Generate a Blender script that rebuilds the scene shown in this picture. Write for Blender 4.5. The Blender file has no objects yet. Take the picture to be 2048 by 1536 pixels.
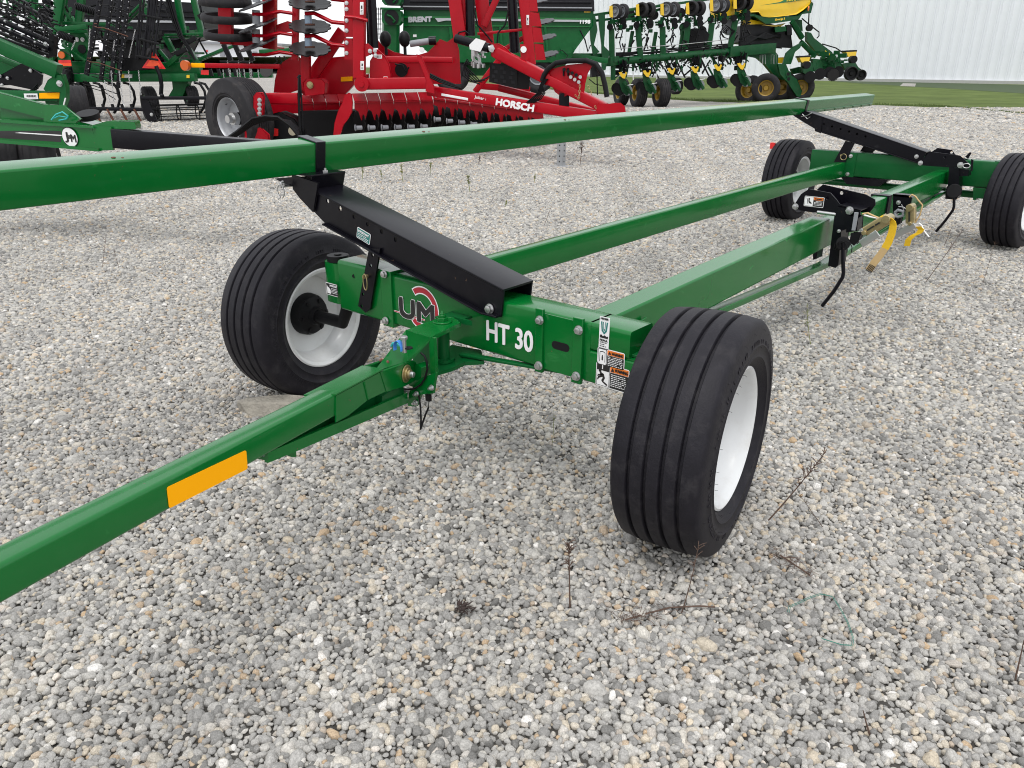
import bpy, math, random
import numpy as np
from mathutils import Vector, Matrix, noise
from mathutils.geometry import tessellate_polygon
random.seed(7)
S = bpy.context.scene
COL = S.collection
# ---------------------------------------------------------------- camera
CAM_H = 1.6; F_PX = 1558.0; PITCH = math.radians(22.35); YAW = math.radians(40.2)
cam = bpy.data.cameras.new('camera'); cam.sensor_width = 36; cam.lens = 36*F_PX/2048
cam.clip_start = .05; cam.clip_end = 3000
camo = bpy.data.objects.new('camera', cam); COL.objects.link(camo)
camo.location = (0, 0, CAM_H); camo.rotation_euler = (math.pi/2-PITCH, 0, YAW)
S.camera = camo
# ---------------------------------------------------------------- light: overcast daylight
SUN_EL = math.radians(66); SUN_AZ = math.radians(150)     # direction the light comes from
w = bpy.data.worlds.new('World'); S.world = w; w.use_nodes = True
nt = w.node_tree; bg = nt.nodes['Background']
sky = nt.nodes.new('ShaderNodeTexSky'); sky.sky_type = 'NISHITA'; sky.sun_disc = False
sky.sun_elevation = SUN_EL; sky.sun_rotation = math.radians(150); sky.dust_density = 3.0; sky.ozone_density = .6; sky.air_density = 1.0
hs = nt.nodes.new('ShaderNodeHueSaturation'); hs.inputs['Saturation'].default_value = .28; hs.inputs['Value'].default_value = 1.25
cl = nt.nodes.new('ShaderNodeMixRGB'); cl.blend_type = 'MIX'; cl.inputs[0].default_value = .6
cl.inputs[2].default_value = (9.3, 9.45, 9.75, 1)        # the even cloud layer
nt.links.new(sky.outputs[0], hs.inputs['Color']); nt.links.new(hs.outputs[0], cl.inputs[1]); nt.links.new(cl.outputs[0], bg.inputs[0])
bg.inputs[1].default_value = .142
sun = bpy.data.lights.new('sun', 'SUN'); sun.energy = 1.0; sun.angle = math.radians(22); sun.color = (1, .985, .96)
suno = bpy.data.objects.new('sun', sun); COL.objects.link(suno)
suno.rotation_euler = (math.pi/2-SUN_EL, 0, math.radians(30))
S.view_settings.view_transform = 'Standard'; S.view_settings.look = 'None'; S.view_settings.gamma = 1
S.view_settings.exposure = 0.25
S.render.engine = 'CYCLES'; S.cycles.filter_width = 1.05
# ---------------------------------------------------------------- pixel -> point helpers (photo pixels, 2048 wide)
_R = Vector((math.cos(YAW), math.sin(YAW), 0))
_H = Vector((-math.sin(YAW), math.cos(YAW), 0))
_F = _H*math.cos(PITCH) - Vector((0, 0, math.sin(PITCH)))
_U = _R.cross(_F)
C0 = Vector((0, 0, CAM_H))
def ray(u, v): return _F + _R*((u-1024)/F_PX) + _U*((768-v)/F_PX)
GZ = -.046                                                 # level of the yard (the trailer's own datum is 0)
def pz(u, v, z=GZ): r = ray(u, v); return C0 + r*((z-CAM_H)/r.z)
def py(u, v, y): r = ray(u, v); return C0 + r*(y/r.y)
def px(u, v, x): r = ray(u, v); return C0 + r*(x/r.x)
def Q(u, v, D): r = ray(u, v); return C0 + r*(D/r.dot(_H))     # D = metres ahead of the camera
def ground_D(v): return pz(1024, v).dot(_H)
V = Vector
ZU = V((0, 0, 1)); XU = V((1, 0, 0)); YU = V((0, 1, 0))
# ---------------------------------------------------------------- materials
MATS = {}
def mat(name, col, rough=.5, metal=0., coat=0., var=.12, vscale=6., bump=0., bscale=60., dirt=None, spec=.5, ds=3., chips=None):
    m = bpy.data.materials.new(name); m.use_nodes = True; t = m.node_tree; b = t.nodes['Principled BSDF']
    b.inputs['Roughness'].default_value = rough; b.inputs['Metallic'].default_value = metal
    b.inputs['Coat Weight'].default_value = coat; b.inputs['Coat Roughness'].default_value = .08
    b.inputs['Specular IOR Level'].default_value = spec
    tc = t.nodes.new('ShaderNodeTexCoord')
    n = t.nodes.new('ShaderNodeTexNoise'); n.inputs['Scale'].default_value = vscale; n.inputs['Detail'].default_value = 6
    t.links.new(tc.outputs['Object'], n.inputs['Vector'])
    mx = t.nodes.new('ShaderNodeMixRGB'); mx.inputs[1].default_value = [c*(1-var) for c in col]+[1]; mx.inputs[2].default_value = [min(1, c*(1+var)) for c in col]+[1]
    t.links.new(n.outputs['Fac'], mx.inputs[0]); out = mx.outputs[0]
    if dirt:
        n2 = t.nodes.new('ShaderNodeTexNoise'); n2.inputs['Scale'].default_value = ds; n2.inputs['Detail'].default_value = 9; n2.inputs['Roughness'].default_value = .7
        t.links.new(tc.outputs['Object'], n2.inputs['Vector'])
        r = t.nodes.new('ShaderNodeValToRGB'); r.color_ramp.elements[0].position = .52; r.color_ramp.elements[1].position = .78
        r.color_ramp.elements[1].color = (dirt[3],)*3+(1,); r.color_ramp.elements[0].color = (0, 0, 0, 1)
        t.links.new(n2.outputs['Fac'], r.inputs[0])
        m2 = t.nodes.new('ShaderNodeMixRGB'); m2.inputs[2].default_value = list(dirt[:3])+[1]
        t.links.new(r.outputs[0], m2.inputs[0]); t.links.new(out, m2.inputs[1]); out = m2.outputs[0]
        ra = t.nodes.new('ShaderNodeMath'); ra.operation = 'MULTIPLY_ADD'; ra.inputs[1].default_value = .35; ra.inputs[2].default_value = rough
        t.links.new(r.outputs[0], ra.inputs[0]); t.links.new(ra.outputs[0], b.inputs['Roughness'])
    if chips:                                               # scuffs: fine streaks and small chips in the paint
        for sc_, lo_, hi_, c_ in ((55, .735, .76, chips), (9, .66, .80, [min(1, q*1.5+.02) for q in col])):
            n4 = t.nodes.new('ShaderNodeTexNoise'); n4.inputs['Scale'].default_value = sc_; n4.inputs['Detail'].default_value = 8 if sc_ < 20 else 3; n4.inputs['Distortion'].default_value = .6
            t.links.new(tc.outputs['Object'], n4.inputs['Vector']); r4 = t.nodes.new('ShaderNodeMapRange'); r4.inputs[1].default_value = lo_; r4.inputs[2].default_value = hi_
            t.links.new(n4.outputs['Fac'], r4.inputs[0]); m4 = t.nodes.new('ShaderNodeMixRGB'); m4.inputs[2].default_value = list(c_[:3])+[1]
            t.links.new(r4.outputs[0], m4.inputs[0]); t.links.new(out, m4.inputs[1]); out = m4.outputs[0]
    t.links.new(out, b.inputs['Base Color'])
    if bump:
        n3 = t.nodes.new('ShaderNodeTexNoise'); n3.inputs['Scale'].default_value = bscale; n3.inputs['Detail'].default_value = 4
        t.links.new(tc.outputs['Object'], n3.inputs['Vector'])
        bp = t.nodes.new('ShaderNodeBump'); bp.inputs['Strength'].default_value = bump; bp.inputs['Distance'].default_value = .01
        t.links.new(n3.outputs['Fac'], bp.inputs['Height']); t.links.new(bp.outputs[0], b.inputs['Normal'])
    MATS[name] = m; return m
GREEN = mat('green_paint', (.0006, .124, .019), .22, coat=.26, var=.10, bump=.012, bscale=7, dirt=(.05, .14, .06, .12), spec=.30, chips=(.10, .06, .035))
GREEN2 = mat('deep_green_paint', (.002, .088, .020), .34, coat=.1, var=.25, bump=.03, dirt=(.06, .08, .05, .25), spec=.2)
GREENJ = mat('weathered_green_paint', (.004, .062, .018), .42, var=.3, spec=.2, dirt=(.08, .07, .05, .4))
BLACK = mat('black_paint', (.0036, .0033, .0060), .30, coat=.03, spec=.20, var=.3, bump=.05, bscale=14, dirt=(.05, .05, .05, .16), chips=(.10, .06, .04))
BLACKM = mat('matt_black', (.006, .006, .007), .5, var=.3, spec=.2)
RED = mat('red_paint', (.38, .0015, .010), .30, coat=.06, spec=.2, var=.15, dirt=(.30, .02, .03, .2))
DRED = mat('shield_red_paint', (.32, .0015, .009), .34, coat=.05, spec=.2, var=.12, dirt=(.30, .02, .03, .2))
RUBBER = mat('rubber', (.0110, .0100, .0140), .56, var=.4, vscale=22, bump=.14, bscale=130, dirt=(.060, .056, .056, .5), ds=11, spec=.24)
RUBBER2 = mat('dusty_rubber', (.015, .014, .016), .7, var=.3, vscale=8, dirt=(.09, .08, .075, .6), ds=6, spec=.3)
HOLE_DARK = mat('hole_shade', (.008, .008, .009), .8, var=.1, spec=.2)  # near-black for flat caps that stand for the shade inside holes
WHITE = mat('white_paint', (.70, .71, .71), .34, coat=.3, var=.04, dirt=(.50, .47, .42, .5), ds=7)
WPLAIN = mat('white_vinyl', (.80, .80, .80), .4, var=.02)
KPLAIN = mat('black_vinyl', (.012, .012, .012), .4, var=.02)
ORANGE = mat('orange_vinyl', (.78, .19, .02), .4, var=.03)
AMBER = mat('amber_reflector', (1.0, .42, .0005), .5, var=.02, spec=.12)
YELLOW = mat('yellow_paint', (.78, .50, .008), .35, coat=.2, var=.06, dirt=(.5, .4, .1, .3))
YRIM = mat('shaded_yellow_paint', (.27, .16, .008), .45, var=.2, dirt=(.2, .15, .08, .5))  # yellow darkened in its colour for shade in the recessed rims, plus dirt
YSTRAP = mat('yellow_webbing', (.75, .46, .012), .75, var=.12, bump=.4, bscale=260)
TSTRAP = mat('faded_webbing', (.52, .36, .17), .8, var=.12, bump=.4, bscale=260)
STEEL = mat('zinc_steel', (.55, .55, .55), .32, metal=.9, var=.15)
GOLD = mat('yellow_zinc_steel', (.42, .34, .18), .38, metal=.85, var=.35, vscale=40)
GALV = mat('galvanised_steel', (.36, .37, .38), .5, metal=.5, var=.15)
WORN = mat('worn_disc_steel', (.045, .045, .05), .45, metal=.3, var=.5, vscale=9)
LOGOR = mat('dark_red_vinyl', (.40, .015, .03), .4, var=.03)
DISCS = mat('disc_steel', (.010, .009, .009), .42, metal=.1, var=.5, spec=.3)
RUST = mat('rusty_steel', (.10, .035, .018), .75, var=.4)
TEAL = mat('teal_plastic', (.03, .38, .36), .5, var=.1)
TWINE = mat('green_twine', (.04, .18, .14), .8, var=.4, vscale=60)
BLUE = mat('blue_plastic', (.05, .22, .62), .4, var=.1)
REDV = mat('red_vinyl', (.75, .02, .02), .35, var=.03)
FLUO = mat('fluorescent_orange', (.95, .09, .02), .45, var=.02)
AMBERL = mat('amber_lens', (.55, .10, .01), .2, var=.2)
CONC = mat('concrete_block', (.31, .285, .24), .9, var=.35, vscale=16, bump=1.0, bscale=70, dirt=(.17, .15, .12, .5))
GREYP = mat('grey_paint', (.25, .26, .28), .5, var=.1)
TARP = mat('black_tarp', (.006, .006, .009), .45, var=.3, spec=.3)
TEALV = mat('teal_vinyl', (.02, .18, .16), .4, var=.05)
DWEED = mat('dry_weed', (.10, .062, .045), .9, var=.4, vscale=40)
GWEED = mat('green_weed', (.16, .18, .035), .8, var=.4, vscale=40)
CLAY = mat('dried_mud', (.16, .07, .05), .95, var=.3, bump=.5)
# ---------------------------------------------------------------- mesh builder
def basis(d, up=ZU):
    d = d.normalized(); s = d.cross(up)
    if s.length < 1e-4: s = d.cross(XU)
    s.normalize(); return d, s, s.cross(d).normalized()
FONT_CACHE = {}
def text_mesh(s):
    if s in FONT_CACHE: return FONT_CACHE[s]
    c = bpy.data.curves.new('t', 'FONT'); c.body = s; c.size = 1; c.resolution_u = 3
    o = bpy.data.objects.new('t', c); COL.objects.link(o); dg = bpy.context.evaluated_depsgraph_get()
    me = bpy.data.meshes.new_from_object(o.evaluated_get(dg))
    r = ([v.co.copy() for v in me.vertices], [tuple(p.vertices) for p in me.polygons])
    bpy.data.objects.remove(o); bpy.data.curves.remove(c); bpy.data.meshes.remove(me)
    FONT_CACHE[s] = r; return r
class MB:
    def __init__(s): s.v = []; s.f = []; s.m = []; s.mi = 0
    def mat(s, i): s.mi = i; return s
    def add(s, vs, fs):
        b = len(s.v); s.v += [tuple(x) for x in vs]; s.f += [tuple(i+b for i in f) for f in fs]; s.m += [s.mi]*len(fs); return s
    def box(s, c, size, X=XU, Y=YU, Z=ZU):
        c = V(c); a, b, d = [x/2 for x in size]; vs = []
        for k in (-1, 1):
            for j in (-1, 1):
                for i in (-1, 1): vs.append(c+X*(a*i)+Y*(b*j)+Z*(d*k))
        return s.add(vs, [(0, 2, 3, 1), (4, 5, 7, 6), (0, 1, 5, 4), (2, 6, 7, 3), (0, 4, 6, 2), (1, 3, 7, 5)])
    def bx(s, x0, x1, y0, y1, z0, z1): return s.box(((x0+x1)/2, (y0+y1)/2, (z0+z1)/2), (abs(x1-x0), abs(y1-y0), abs(z1-z0)))
    def beam(s, A, B, w, h, r=.008, up=ZU, seg=3, w2=None, h2=None):
        A = V(A); B = V(B); d, sd, u = basis(B-A, up); prof = []
        for (P, ww, hh) in ((A, w, h), (B, w2 or w, h2 or h)):
            ring = []; rr = min(r, ww*.45, hh*.45)
            for q, (cx, cy) in enumerate(((1, 1), (-1, 1), (-1, -1), (1, -1))):
                for k in range(seg+1):
                    a = math.pi/2*(q+k/seg); ring.append(P+sd*(cx*(ww/2-rr)+rr*math.cos(a))+u*(cy*(hh/2-rr)+rr*math.sin(a)))
            prof.append(ring)
        n = len(prof[0]); fs = [(i, n+i, n+(i+1) % n, (i+1) % n) for i in range(n)]
        fs += [tuple(range(n)), tuple(reversed(range(n, 2*n)))]
        return s.add(prof[0]+prof[1], fs)
    def cyl(s, A, B, r, n=16, r2=None, caps=True):
        A = V(A); B = V(B); d, sd, u = basis(B-A); r2 = r if r2 is None else r2; vs = []
        for P, R in ((A, r), (B, r2)):
            for k in range(n):
                a = 2*math.pi*k/n; vs.append(P+sd*(R*math.cos(a))+u*(R*math.sin(a)))
        fs = [(i, n+i, n+(i+1) % n, (i+1) % n) for i in range(n)]
        if caps: fs += [tuple(range(n)), tuple(reversed(range(n, 2*n)))]
        return s.add(vs, fs)
    def tube(s, pts, r, n=6, taper=None):
        pts = [V(p) for p in pts]; vs = []; fs = []; prev = None
        for i, p in enumerate(pts):
            d = (pts[min(i+1, len(pts)-1)]-pts[max(i-1, 0)]).normalized()
            if prev is None: _, sd, u = basis(d)
            else:
                u = (prev-d*prev.dot(d)); u = u.normalized() if u.length > 1e-5 else basis(d)[2]; sd = d.cross(u)
            prev = u; rr = r if taper is None else r*(1+(taper-1)*i/(len(pts)-1))
            for k in range(n):
                a = 2*math.pi*k/n; vs.append(p+sd*(rr*math.cos(a))+u*(rr*math.sin(a)))
        for i in range(len(pts)-1):
            for k in range(n): fs.append((i*n+k, i*n+(k+1) % n, (i+1)*n+(k+1) % n, (i+1)*n+k))
        fs += [tuple(reversed(range(n))), tuple(range((len(pts)-1)*n, len(pts)*n))]
        return s.add(vs, fs)
    def prism(s, pts, vec):
        pts = [V(p) for p in pts]; vec = V(vec); n = len(pts)
        tri = tessellate_polygon([pts])
        fs = [tuple(t) for t in tri]+[tuple(i+n for i in reversed(t)) for t in tri]
        nn = V((0, 0, 0))
        for i in range(n): nn += pts[i].cross(pts[(i+1) % n])
        side = [(i, (i+1) % n, n+(i+1) % n, n+i) for i in range(n)]
        if nn.dot(vec) > 0: side = [t for t in side]
        else: side = [tuple(reversed(t)) for t in side]
        return s.add(pts+[p+vec for p in pts], fs+side)
    def plate(s, outer, holes, O, X, Y, th):
        O = V(O); X = V(X); Y = V(Y); N = X.cross(Y).normalized()*th
        loops = [outer]+holes; flat = [p for l in loops for p in l]
        tri = tessellate_polygon([[V((p[0], p[1], 0)) for p in l] for l in loops])
        P = [O+X*p[0]+Y*p[1] for p in flat]; n = len(P)
        fs = [tuple(t) for t in tri]+[tuple(i+n for i in reversed(t)) for t in tri]; b = 0
        for l in loops:
            k = len(l); fs += [(b+i, b+(i+1) % k, n+b+(i+1) % k, n+b+i) for i in range(k)]; b += k
        return s.add(P+[p+N for p in P], fs)
    def lathe(s, c, ax, prof, n=64, up=ZU):
        c = V(c); d, sd, u = basis(V(ax), up); vs = []; m = len(prof)
        for k in range(n):
            a = 2*math.pi*k/n; e = sd*math.cos(a)+u*math.sin(a)
            for (r, h) in prof: vs.append(c+d*h+e*r)
        fs = [(k*m+j, ((k+1) % n)*m+j, ((k+1) % n)*m+j+1, k*m+j+1) for k in range(n) for j in range(m-1)]
        return s.add(vs, fs)
    def sph(s, c, r, n=10, sz=1.0):
        return s.lathe(c, ZU, [(max(.0001, r*math.sin(math.pi*j/n)), -r*sz*math.cos(math.pi*j/n)) for j in range(n+1)], n*2)
    def bolt(s, c, ax, r=.014, h=.010):
        ax = V(ax).normalized(); c = V(c); s.cyl(c, c+ax*.003, r*1.25, 18); s.cyl(c+ax*.003, c+ax*(.003+h), r, 6)
        return s.cyl(c+ax*(.003+h), c+ax*(.004+h), r*.8, 12, r*.6)
    def text(s, st, O, X, Y, size, width=None, bold=0, proud=None):
        vs, fs = text_mesh(st); X = V(X).normalized(); Y = V(Y).normalized(); O = V(O); N = X.cross(Y)
        xs = [v.x for v in vs]; ys = [v.y for v in vs]; x0 = min(xs); sx = size
        if width: sx = width/(max(xs)-x0)
        y0 = 0 if min(ys) > -.05 else 0
        sy = size/.70
        if not width: sx = sy
        offs = [(0, 0)] if not bold else [(0, 0), (bold, 0), (-bold, 0), (0, bold), (0, -bold), (bold, bold), (-bold, -bold)]
        for i, (ox, oy) in enumerate(offs):
            s.add([O+X*((v.x-x0)*sx+ox)+Y*((v.y-y0)*sy+oy)+N*(i*.0001) for v in vs], fs)
        return s
    def build(s, name, mats, parent=None, bev=0, flat=False, ang=38, **kw):
        me = bpy.data.meshes.new(name); me.from_pydata(s.v, [], s.f); me.validate()
        ml = mats if isinstance(mats, (list, tuple)) else [mats]
        for m in ml: me.materials.append(m)
        if len(ml) > 1 and len(me.polygons) == len(s.m): me.polygons.foreach_set('material_index', s.m)
        if not flat:
            me.polygons.foreach_set('use_smooth', [True]*len(me.polygons)); me.set_sharp_from_angle(angle=math.radians(ang))
        o = bpy.data.objects.new(name, me); COL.objects.link(o)
        if parent is not None: attach(o, parent)
        if bev:
            b = o.modifiers.new('bevel', 'BEVEL'); b.width = bev; b.segments = 2; b.limit_method = 'ANGLE'; b.angle_limit = math.radians(50); b.harden_normals = False
        for k, v in kw.items(): o[k] = v
        return o
def attach(o, parent):
    o.parent = parent; p = parent; M = Matrix.Identity(4)
    while p is not None: M = p.matrix_basis @ M; p = p.parent
    o.matrix_parent_inverse = Matrix.Identity(4)
    o.matrix_basis = M.inverted() @ o.matrix_basis if o.data is None or not len(getattr(o.data, 'vertices', [])) else o.matrix_basis
    if o.data is not None:
        inv = M.inverted()
        if not getattr(o.data, '_x', None): o.data.transform(inv)
def thing(name, label, cat, loc=(0, 0, 0), group=None):
    o = bpy.data.objects.new(name, None); COL.objects.link(o); o.location = V(loc); o.empty_display_size = .2
    o['label'] = label; o['category'] = cat
    if group: o['group'] = group
    return o
def tag(o, label, cat, group=None):
    o['label'] = label; o['category'] = cat
    if group: o['group'] = group
    return o
def circ(cx, cy, r, n=12): return [(cx+r*math.cos(2*math.pi*k/n), cy+r*math.sin(2*math.pi*k/n)) for k in range(n)]
# ---------------------------------------------------------------- ground
def gravel_nodes(m):
    t = m.node_tree; b = t.nodes['Principled BSDF']; b.inputs['Roughness'].default_value = .85; b.inputs['Specular IOR Level'].default_value = .3
    tc = t.nodes.new('ShaderNodeTexCoord')
    vo = t.nodes.new('ShaderNodeTexVoronoi'); vo.inputs['Scale'].default_value = 34; vo.inputs['Randomness'].default_value = 1
    t.links.new(tc.outputs['Object'], vo.inputs['Vector'])
    sp = t.nodes.new('ShaderNodeSeparateColor'); t.links.new(vo.outputs['Color'], sp.inputs[0])
    r = t.nodes.new('ShaderNodeValToRGB'); pal = [(0, (0.141, 0.141, 0.141)), (.18, (0.232, 0.232, 0.228)), (.45, (0.307, 0.299, 0.282)), (.7, (0.382, 0.365, 0.332)), (.86, (0.373, 0.307, 0.224)), (.95, (0.498, 0.481, 0.457)), (1, (0.299, 0.207, 0.133))]
    e = r.color_ramp.elements; e[0].position = 0; e[0].color = pal[0][1]+(1,); e[1].position = 1; e[1].color = pal[-1][1]+(1,)
    for p, c in pal[1:-1]: n = e.new(p); n.color = c+(1,)
    t.links.new(sp.outputs[0], r.inputs[0])
    n = t.nodes.new('ShaderNodeTexNoise'); n.inputs['Scale'].default_value = .55; n.inputs['Detail'].default_value = 5; t.links.new(tc.outputs['Object'], n.inputs['Vector'])
    mr = t.nodes.new('ShaderNodeMapRange'); mr.inputs[1].default_value = .3; mr.inputs[2].default_value = .7; mr.inputs[3].default_value = .82; mr.inputs[4].default_value = 1.15
    t.links.new(n.outputs['Fac'], mr.inputs[0])
    mu = t.nodes.new('ShaderNodeMixRGB'); mu.blend_type = 'MULTIPLY'; mu.inputs[0].default_value = 1
    t.links.new(r.outputs[0], mu.inputs[1]); t.links.new(mr.outputs[0], mu.inputs[2]); t.links.new(mu.outputs[0], b.inputs['Base Color'])
    bp = t.nodes.new('ShaderNodeBump'); bp.inputs['Strength'].default_value = .9; bp.inputs['Distance'].default_value = .012; bp.invert = True
    t.links.new(vo.outputs['Distance'], bp.inputs['Height']); t.links.new(bp.outputs[0], b.inputs['Normal'])
GM = bpy.data.materials.new('gravel_ground'); GM.use_nodes = True; gravel_nodes(GM)
g = MB(); g.add([(-400, -400, GZ), (400, -400, GZ), (400, 400, GZ), (-400, 400, GZ)], [(0, 1, 2, 3)])
gr = g.build('ground', GM, flat=True, kind='structure')
gr['label'] = 'pale grey gravel yard'
GAP_DARK = mat('gap_shade_sheet', (.05, .046, .040), .95, var=.4, vscale=20)  # dark colour deepens the shade in the gaps between stones
bd = MB(); bd.add([tuple(_R*a+_H*b_+ZU*(GZ+.003)) for a, b_ in ((-2.2, .95), (2.2, .95), (23, 31), (-23, 31))], [(0, 1, 2, 3)])
bdo = bd.build('gap_shade_sheet', GAP_DARK, flat=True, kind='structure'); bdo['label'] = 'dark sheet under the gravel, coloured as shade between the stones'
# lawn strip beyond the yard
LAWN = bpy.data.materials.new('lawn_turf'); LAWN.use_nodes = True
t = LAWN.node_tree; b = t.nodes['Principled BSDF']; b.inputs['Roughness'].default_value = .95; b.inputs['Specular IOR Level'].default_value = .1
tc = t.nodes.new('ShaderNodeTexCoord'); n1 = t.nodes.new('ShaderNodeTexNoise'); n1.inputs['Scale'].default_value = .35; n1.inputs['Detail'].default_value = 12; n1.inputs['Roughness'].default_value = .75
mp = t.nodes.new('ShaderNodeMapping'); mp.inputs['Rotation'].default_value = (0, 0, 0); t.links.new(tc.outputs['Object'], mp.inputs[0]); t.links.new(mp.outputs[0], n1.inputs['Vector'])
r = t.nodes.new('ShaderNodeValToRGB'); e = r.color_ramp.elements; e[0].position = .3; e[0].color = (.050, .072, .018, 1); e[1].position = .72; e[1].color = (.14, .185, .052, 1)
x = e.new(.5); x.color = (.09, .125, .034, 1); t.links.new(n1.outputs['Fac'], r.inputs[0]); t.links.new(r.outputs[0], b.inputs['Base Color'])
edge = [(300, 120), (700, 128), (1000, 178), (1180, 186), (1290, 195), (1400, 203), (1500, 205), (1700, 209), (1900, 215), (2048, 229), (2300, 248), (2600, 275)]
lw = MB(); near = [pz(u, v, GZ+.004) for u, v in [(0, 139), (300, 141), (700, 144), (1000, 170)]+edge[3:]]
jn = []
for i in range(len(near)-1):
    for k in range(8):
        p = near[i].lerp(near[i+1], k/8); jn.append(p+_H*random.uniform(-.35, .35))
jn.append(near[-1]); far = [near[-1]+_H*260+_R*150, near[0]+_H*300-_R*300]
lw.prism([p for p in jn]+[V((q.x, q.y, GZ+.004)) for q in far], (0, 0, -.003))
lwo = lw.build('lawn', LAWN, flat=True, kind='structure'); lwo['label'] = 'mown lawn beyond the gravel yard'

# gravel stones: one piece of stuff, scattered with geometry nodes
def stone_points():
    rng = np.random.default_rng(3); P = []
    bands = [(0.5, 4.0, .0160, .71), (4.0, 7.5, .0180, .77), (7.5, 14, .0235, .94), (14, 24, .042, 1.6), (24, 33, .07, 2.4)]
    for (d0, d1, sp, k) in bands:
        a = np.arange(-d1*.75-1.8, d1*.75+1.8, sp); bb = np.arange(d0, d1, sp*.87)
        A, B = np.meshgrid(a, bb); A = A+(np.arange(len(bb)) % 2)[:, None]*sp/2
        A = A+rng.uniform(-.36, .36, A.shape)*sp; B = B+rng.uniform(-.36, .36, B.shape)*sp
        ok = np.abs(A) < B*.70+1.7; A = A[ok]; B = B[ok]
        s = np.clip(rng.lognormal(-.03, .26, A.shape), .5, 2.0)*k
        big = rng.random(A.shape) < .03; s = np.where(big, s*1.45, s)
        P.append(np.stack([A, B, s], 1))
    P = np.concatenate(P); N = len(P)
    z = GZ+rng.uniform(-.002, .011, N)+.002*np.sin(P[:, 0]*7+P[:, 1]*3)
    X = _R.x*P[:, 0]+_H.x*P[:, 1]; Y = _R.y*P[:, 0]+_H.y*P[:, 1]
    for (cx, cy) in ((-1.118, 2.351), (-3.359, 2.302), (-1.185, 8.79), (-3.39, 8.82)):      # stones pushed up round the tyres
        dx = np.maximum(np.abs(X-cx)-.14, 0); dy = np.maximum(np.abs(Y-cy)-.10, 0); q = np.hypot(dx, dy); z = z+.020*np.exp(-(q/.05)**2)
    return np.stack([X, Y, z], 1).astype('f4'), P[:, 2].astype('f4'), rng
pts, scl, rng = stone_points(); N = len(pts); print('stones', N)
me = bpy.data.meshes.new('gravel'); me.vertices.add(N); me.vertices.foreach_set('co', pts.ravel())
def attr(nm, ty, arr, key):
    a = me.attributes.new(nm, ty, 'POINT'); a.data.foreach_set(key, arr.ravel().astype('f4' if ty != 'INT' else 'i4'))
sv = rng.uniform(.8, 1.25, (N, 3))*np.array([1, .86, .74])*scl[:, None]
attr('scl', 'FLOAT_VECTOR', sv, 'vector')
rt = np.stack([rng.normal(0, .35, N), rng.normal(0, .35, N), rng.uniform(0, 6.28, N)], 1); attr('rot', 'FLOAT_VECTOR', rt, 'vector')
attr('tone', 'FLOAT', rng.random(N), 'value'); attr('patch', 'FLOAT', 1+.05*np.sin(pts[:, 0]*1.7+2*np.sin(pts[:, 1]*.9))*np.sin(pts[:, 1]*2.3+1.5*np.sin(pts[:, 0]*1.1))+.05*np.sin(pts[:, 0]*6.1+pts[:, 1]*4.3)+rng.normal(0, .05, N), 'value'); attr('idx', 'INT', rng.integers(0, 12, N), 'value')
STONE = bpy.data.materials.new('stone'); STONE.use_nodes = True
t = STONE.node_tree; b = t.nodes['Principled BSDF']; b.inputs['Roughness'].default_value = .78; b.inputs['Specular IOR Level'].default_value = .35
at = t.nodes.new('ShaderNodeAttribute'); at.attribute_type = 'INSTANCER'; at.attribute_name = 'tone'
r = t.nodes.new('ShaderNodeValToRGB'); e = r.color_ramp.elements
pal = [(0, (.15, .147, .14)), (.05, (.21, .206, .197)), (.20, (.285, .279, .268)), (.42, (.345, .337, .320)), (.60, (.395, .385, .363)), (.74, (.445, .427, .388)), (.83, (.46, .40, .31)), (.885, (.52, .505, .475)), (.945, (.36, .32, .275)), (.975, (.43, .31, .19)), (.99, (.62, .605, .58))]
e[0].position = 0; e[0].color = pal[0][1]+(1,); e[1].position = .99; e[1].color = pal[-1][1]+(1,)
for p, c in pal[1:-1]: q = e.new(p); q.color = c+(1,)
t.links.new(at.outputs['Fac'], r.inputs[0])
tc = t.nodes.new('ShaderNodeTexCoord'); no = t.nodes.new('ShaderNodeTexNoise'); no.inputs['Scale'].default_value = 230; no.inputs['Detail'].default_value = 6; no.inputs['Roughness'].default_value = .7
ad = t.nodes.new('ShaderNodeVectorMath'); ad.operation = 'ADD'; t.links.new(tc.outputs['Object'], ad.inputs[0]); t.links.new(at.outputs['Vector'], ad.inputs[1]); t.links.new(ad.outputs[0], no.inputs['Vector'])
mr = t.nodes.new('ShaderNodeMapRange'); mr.inputs[1].default_value = .3; mr.inputs[2].default_value = .7; mr.inputs[3].default_value = .70; mr.inputs[4].default_value = 1.25
t.links.new(no.outputs['Fac'], mr.inputs[0]); mr.inputs[3].default_value = .60; mr.inputs[4].default_value = 1.38; mu = t.nodes.new('ShaderNodeMixRGB'); mu.blend_type = 'MULTIPLY'; mu.inputs[0].default_value = 1
a2 = t.nodes.new('ShaderNodeAttribute'); a2.attribute_type = 'INSTANCER'; a2.attribute_name = 'patch'; m3 = t.nodes.new('ShaderNodeMath'); m3.operation = 'MULTIPLY'; t.links.new(mr.outputs[0], m3.inputs[0]); t.links.new(a2.outputs['Fac'], m3.inputs[1])
wm = t.nodes.new('ShaderNodeMixRGB'); wm.blend_type = 'MULTIPLY'; wm.inputs[0].default_value = 1; wm.inputs[2].default_value = (1.0, .992, .975, 1); t.links.new(mu.outputs[0], wm.inputs[1])
t.links.new(r.outputs[0], mu.inputs[1]); t.links.new(m3.outputs[0], mu.inputs[2]); t.links.new(wm.outputs[0], b.inputs['Base Color'])
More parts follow.
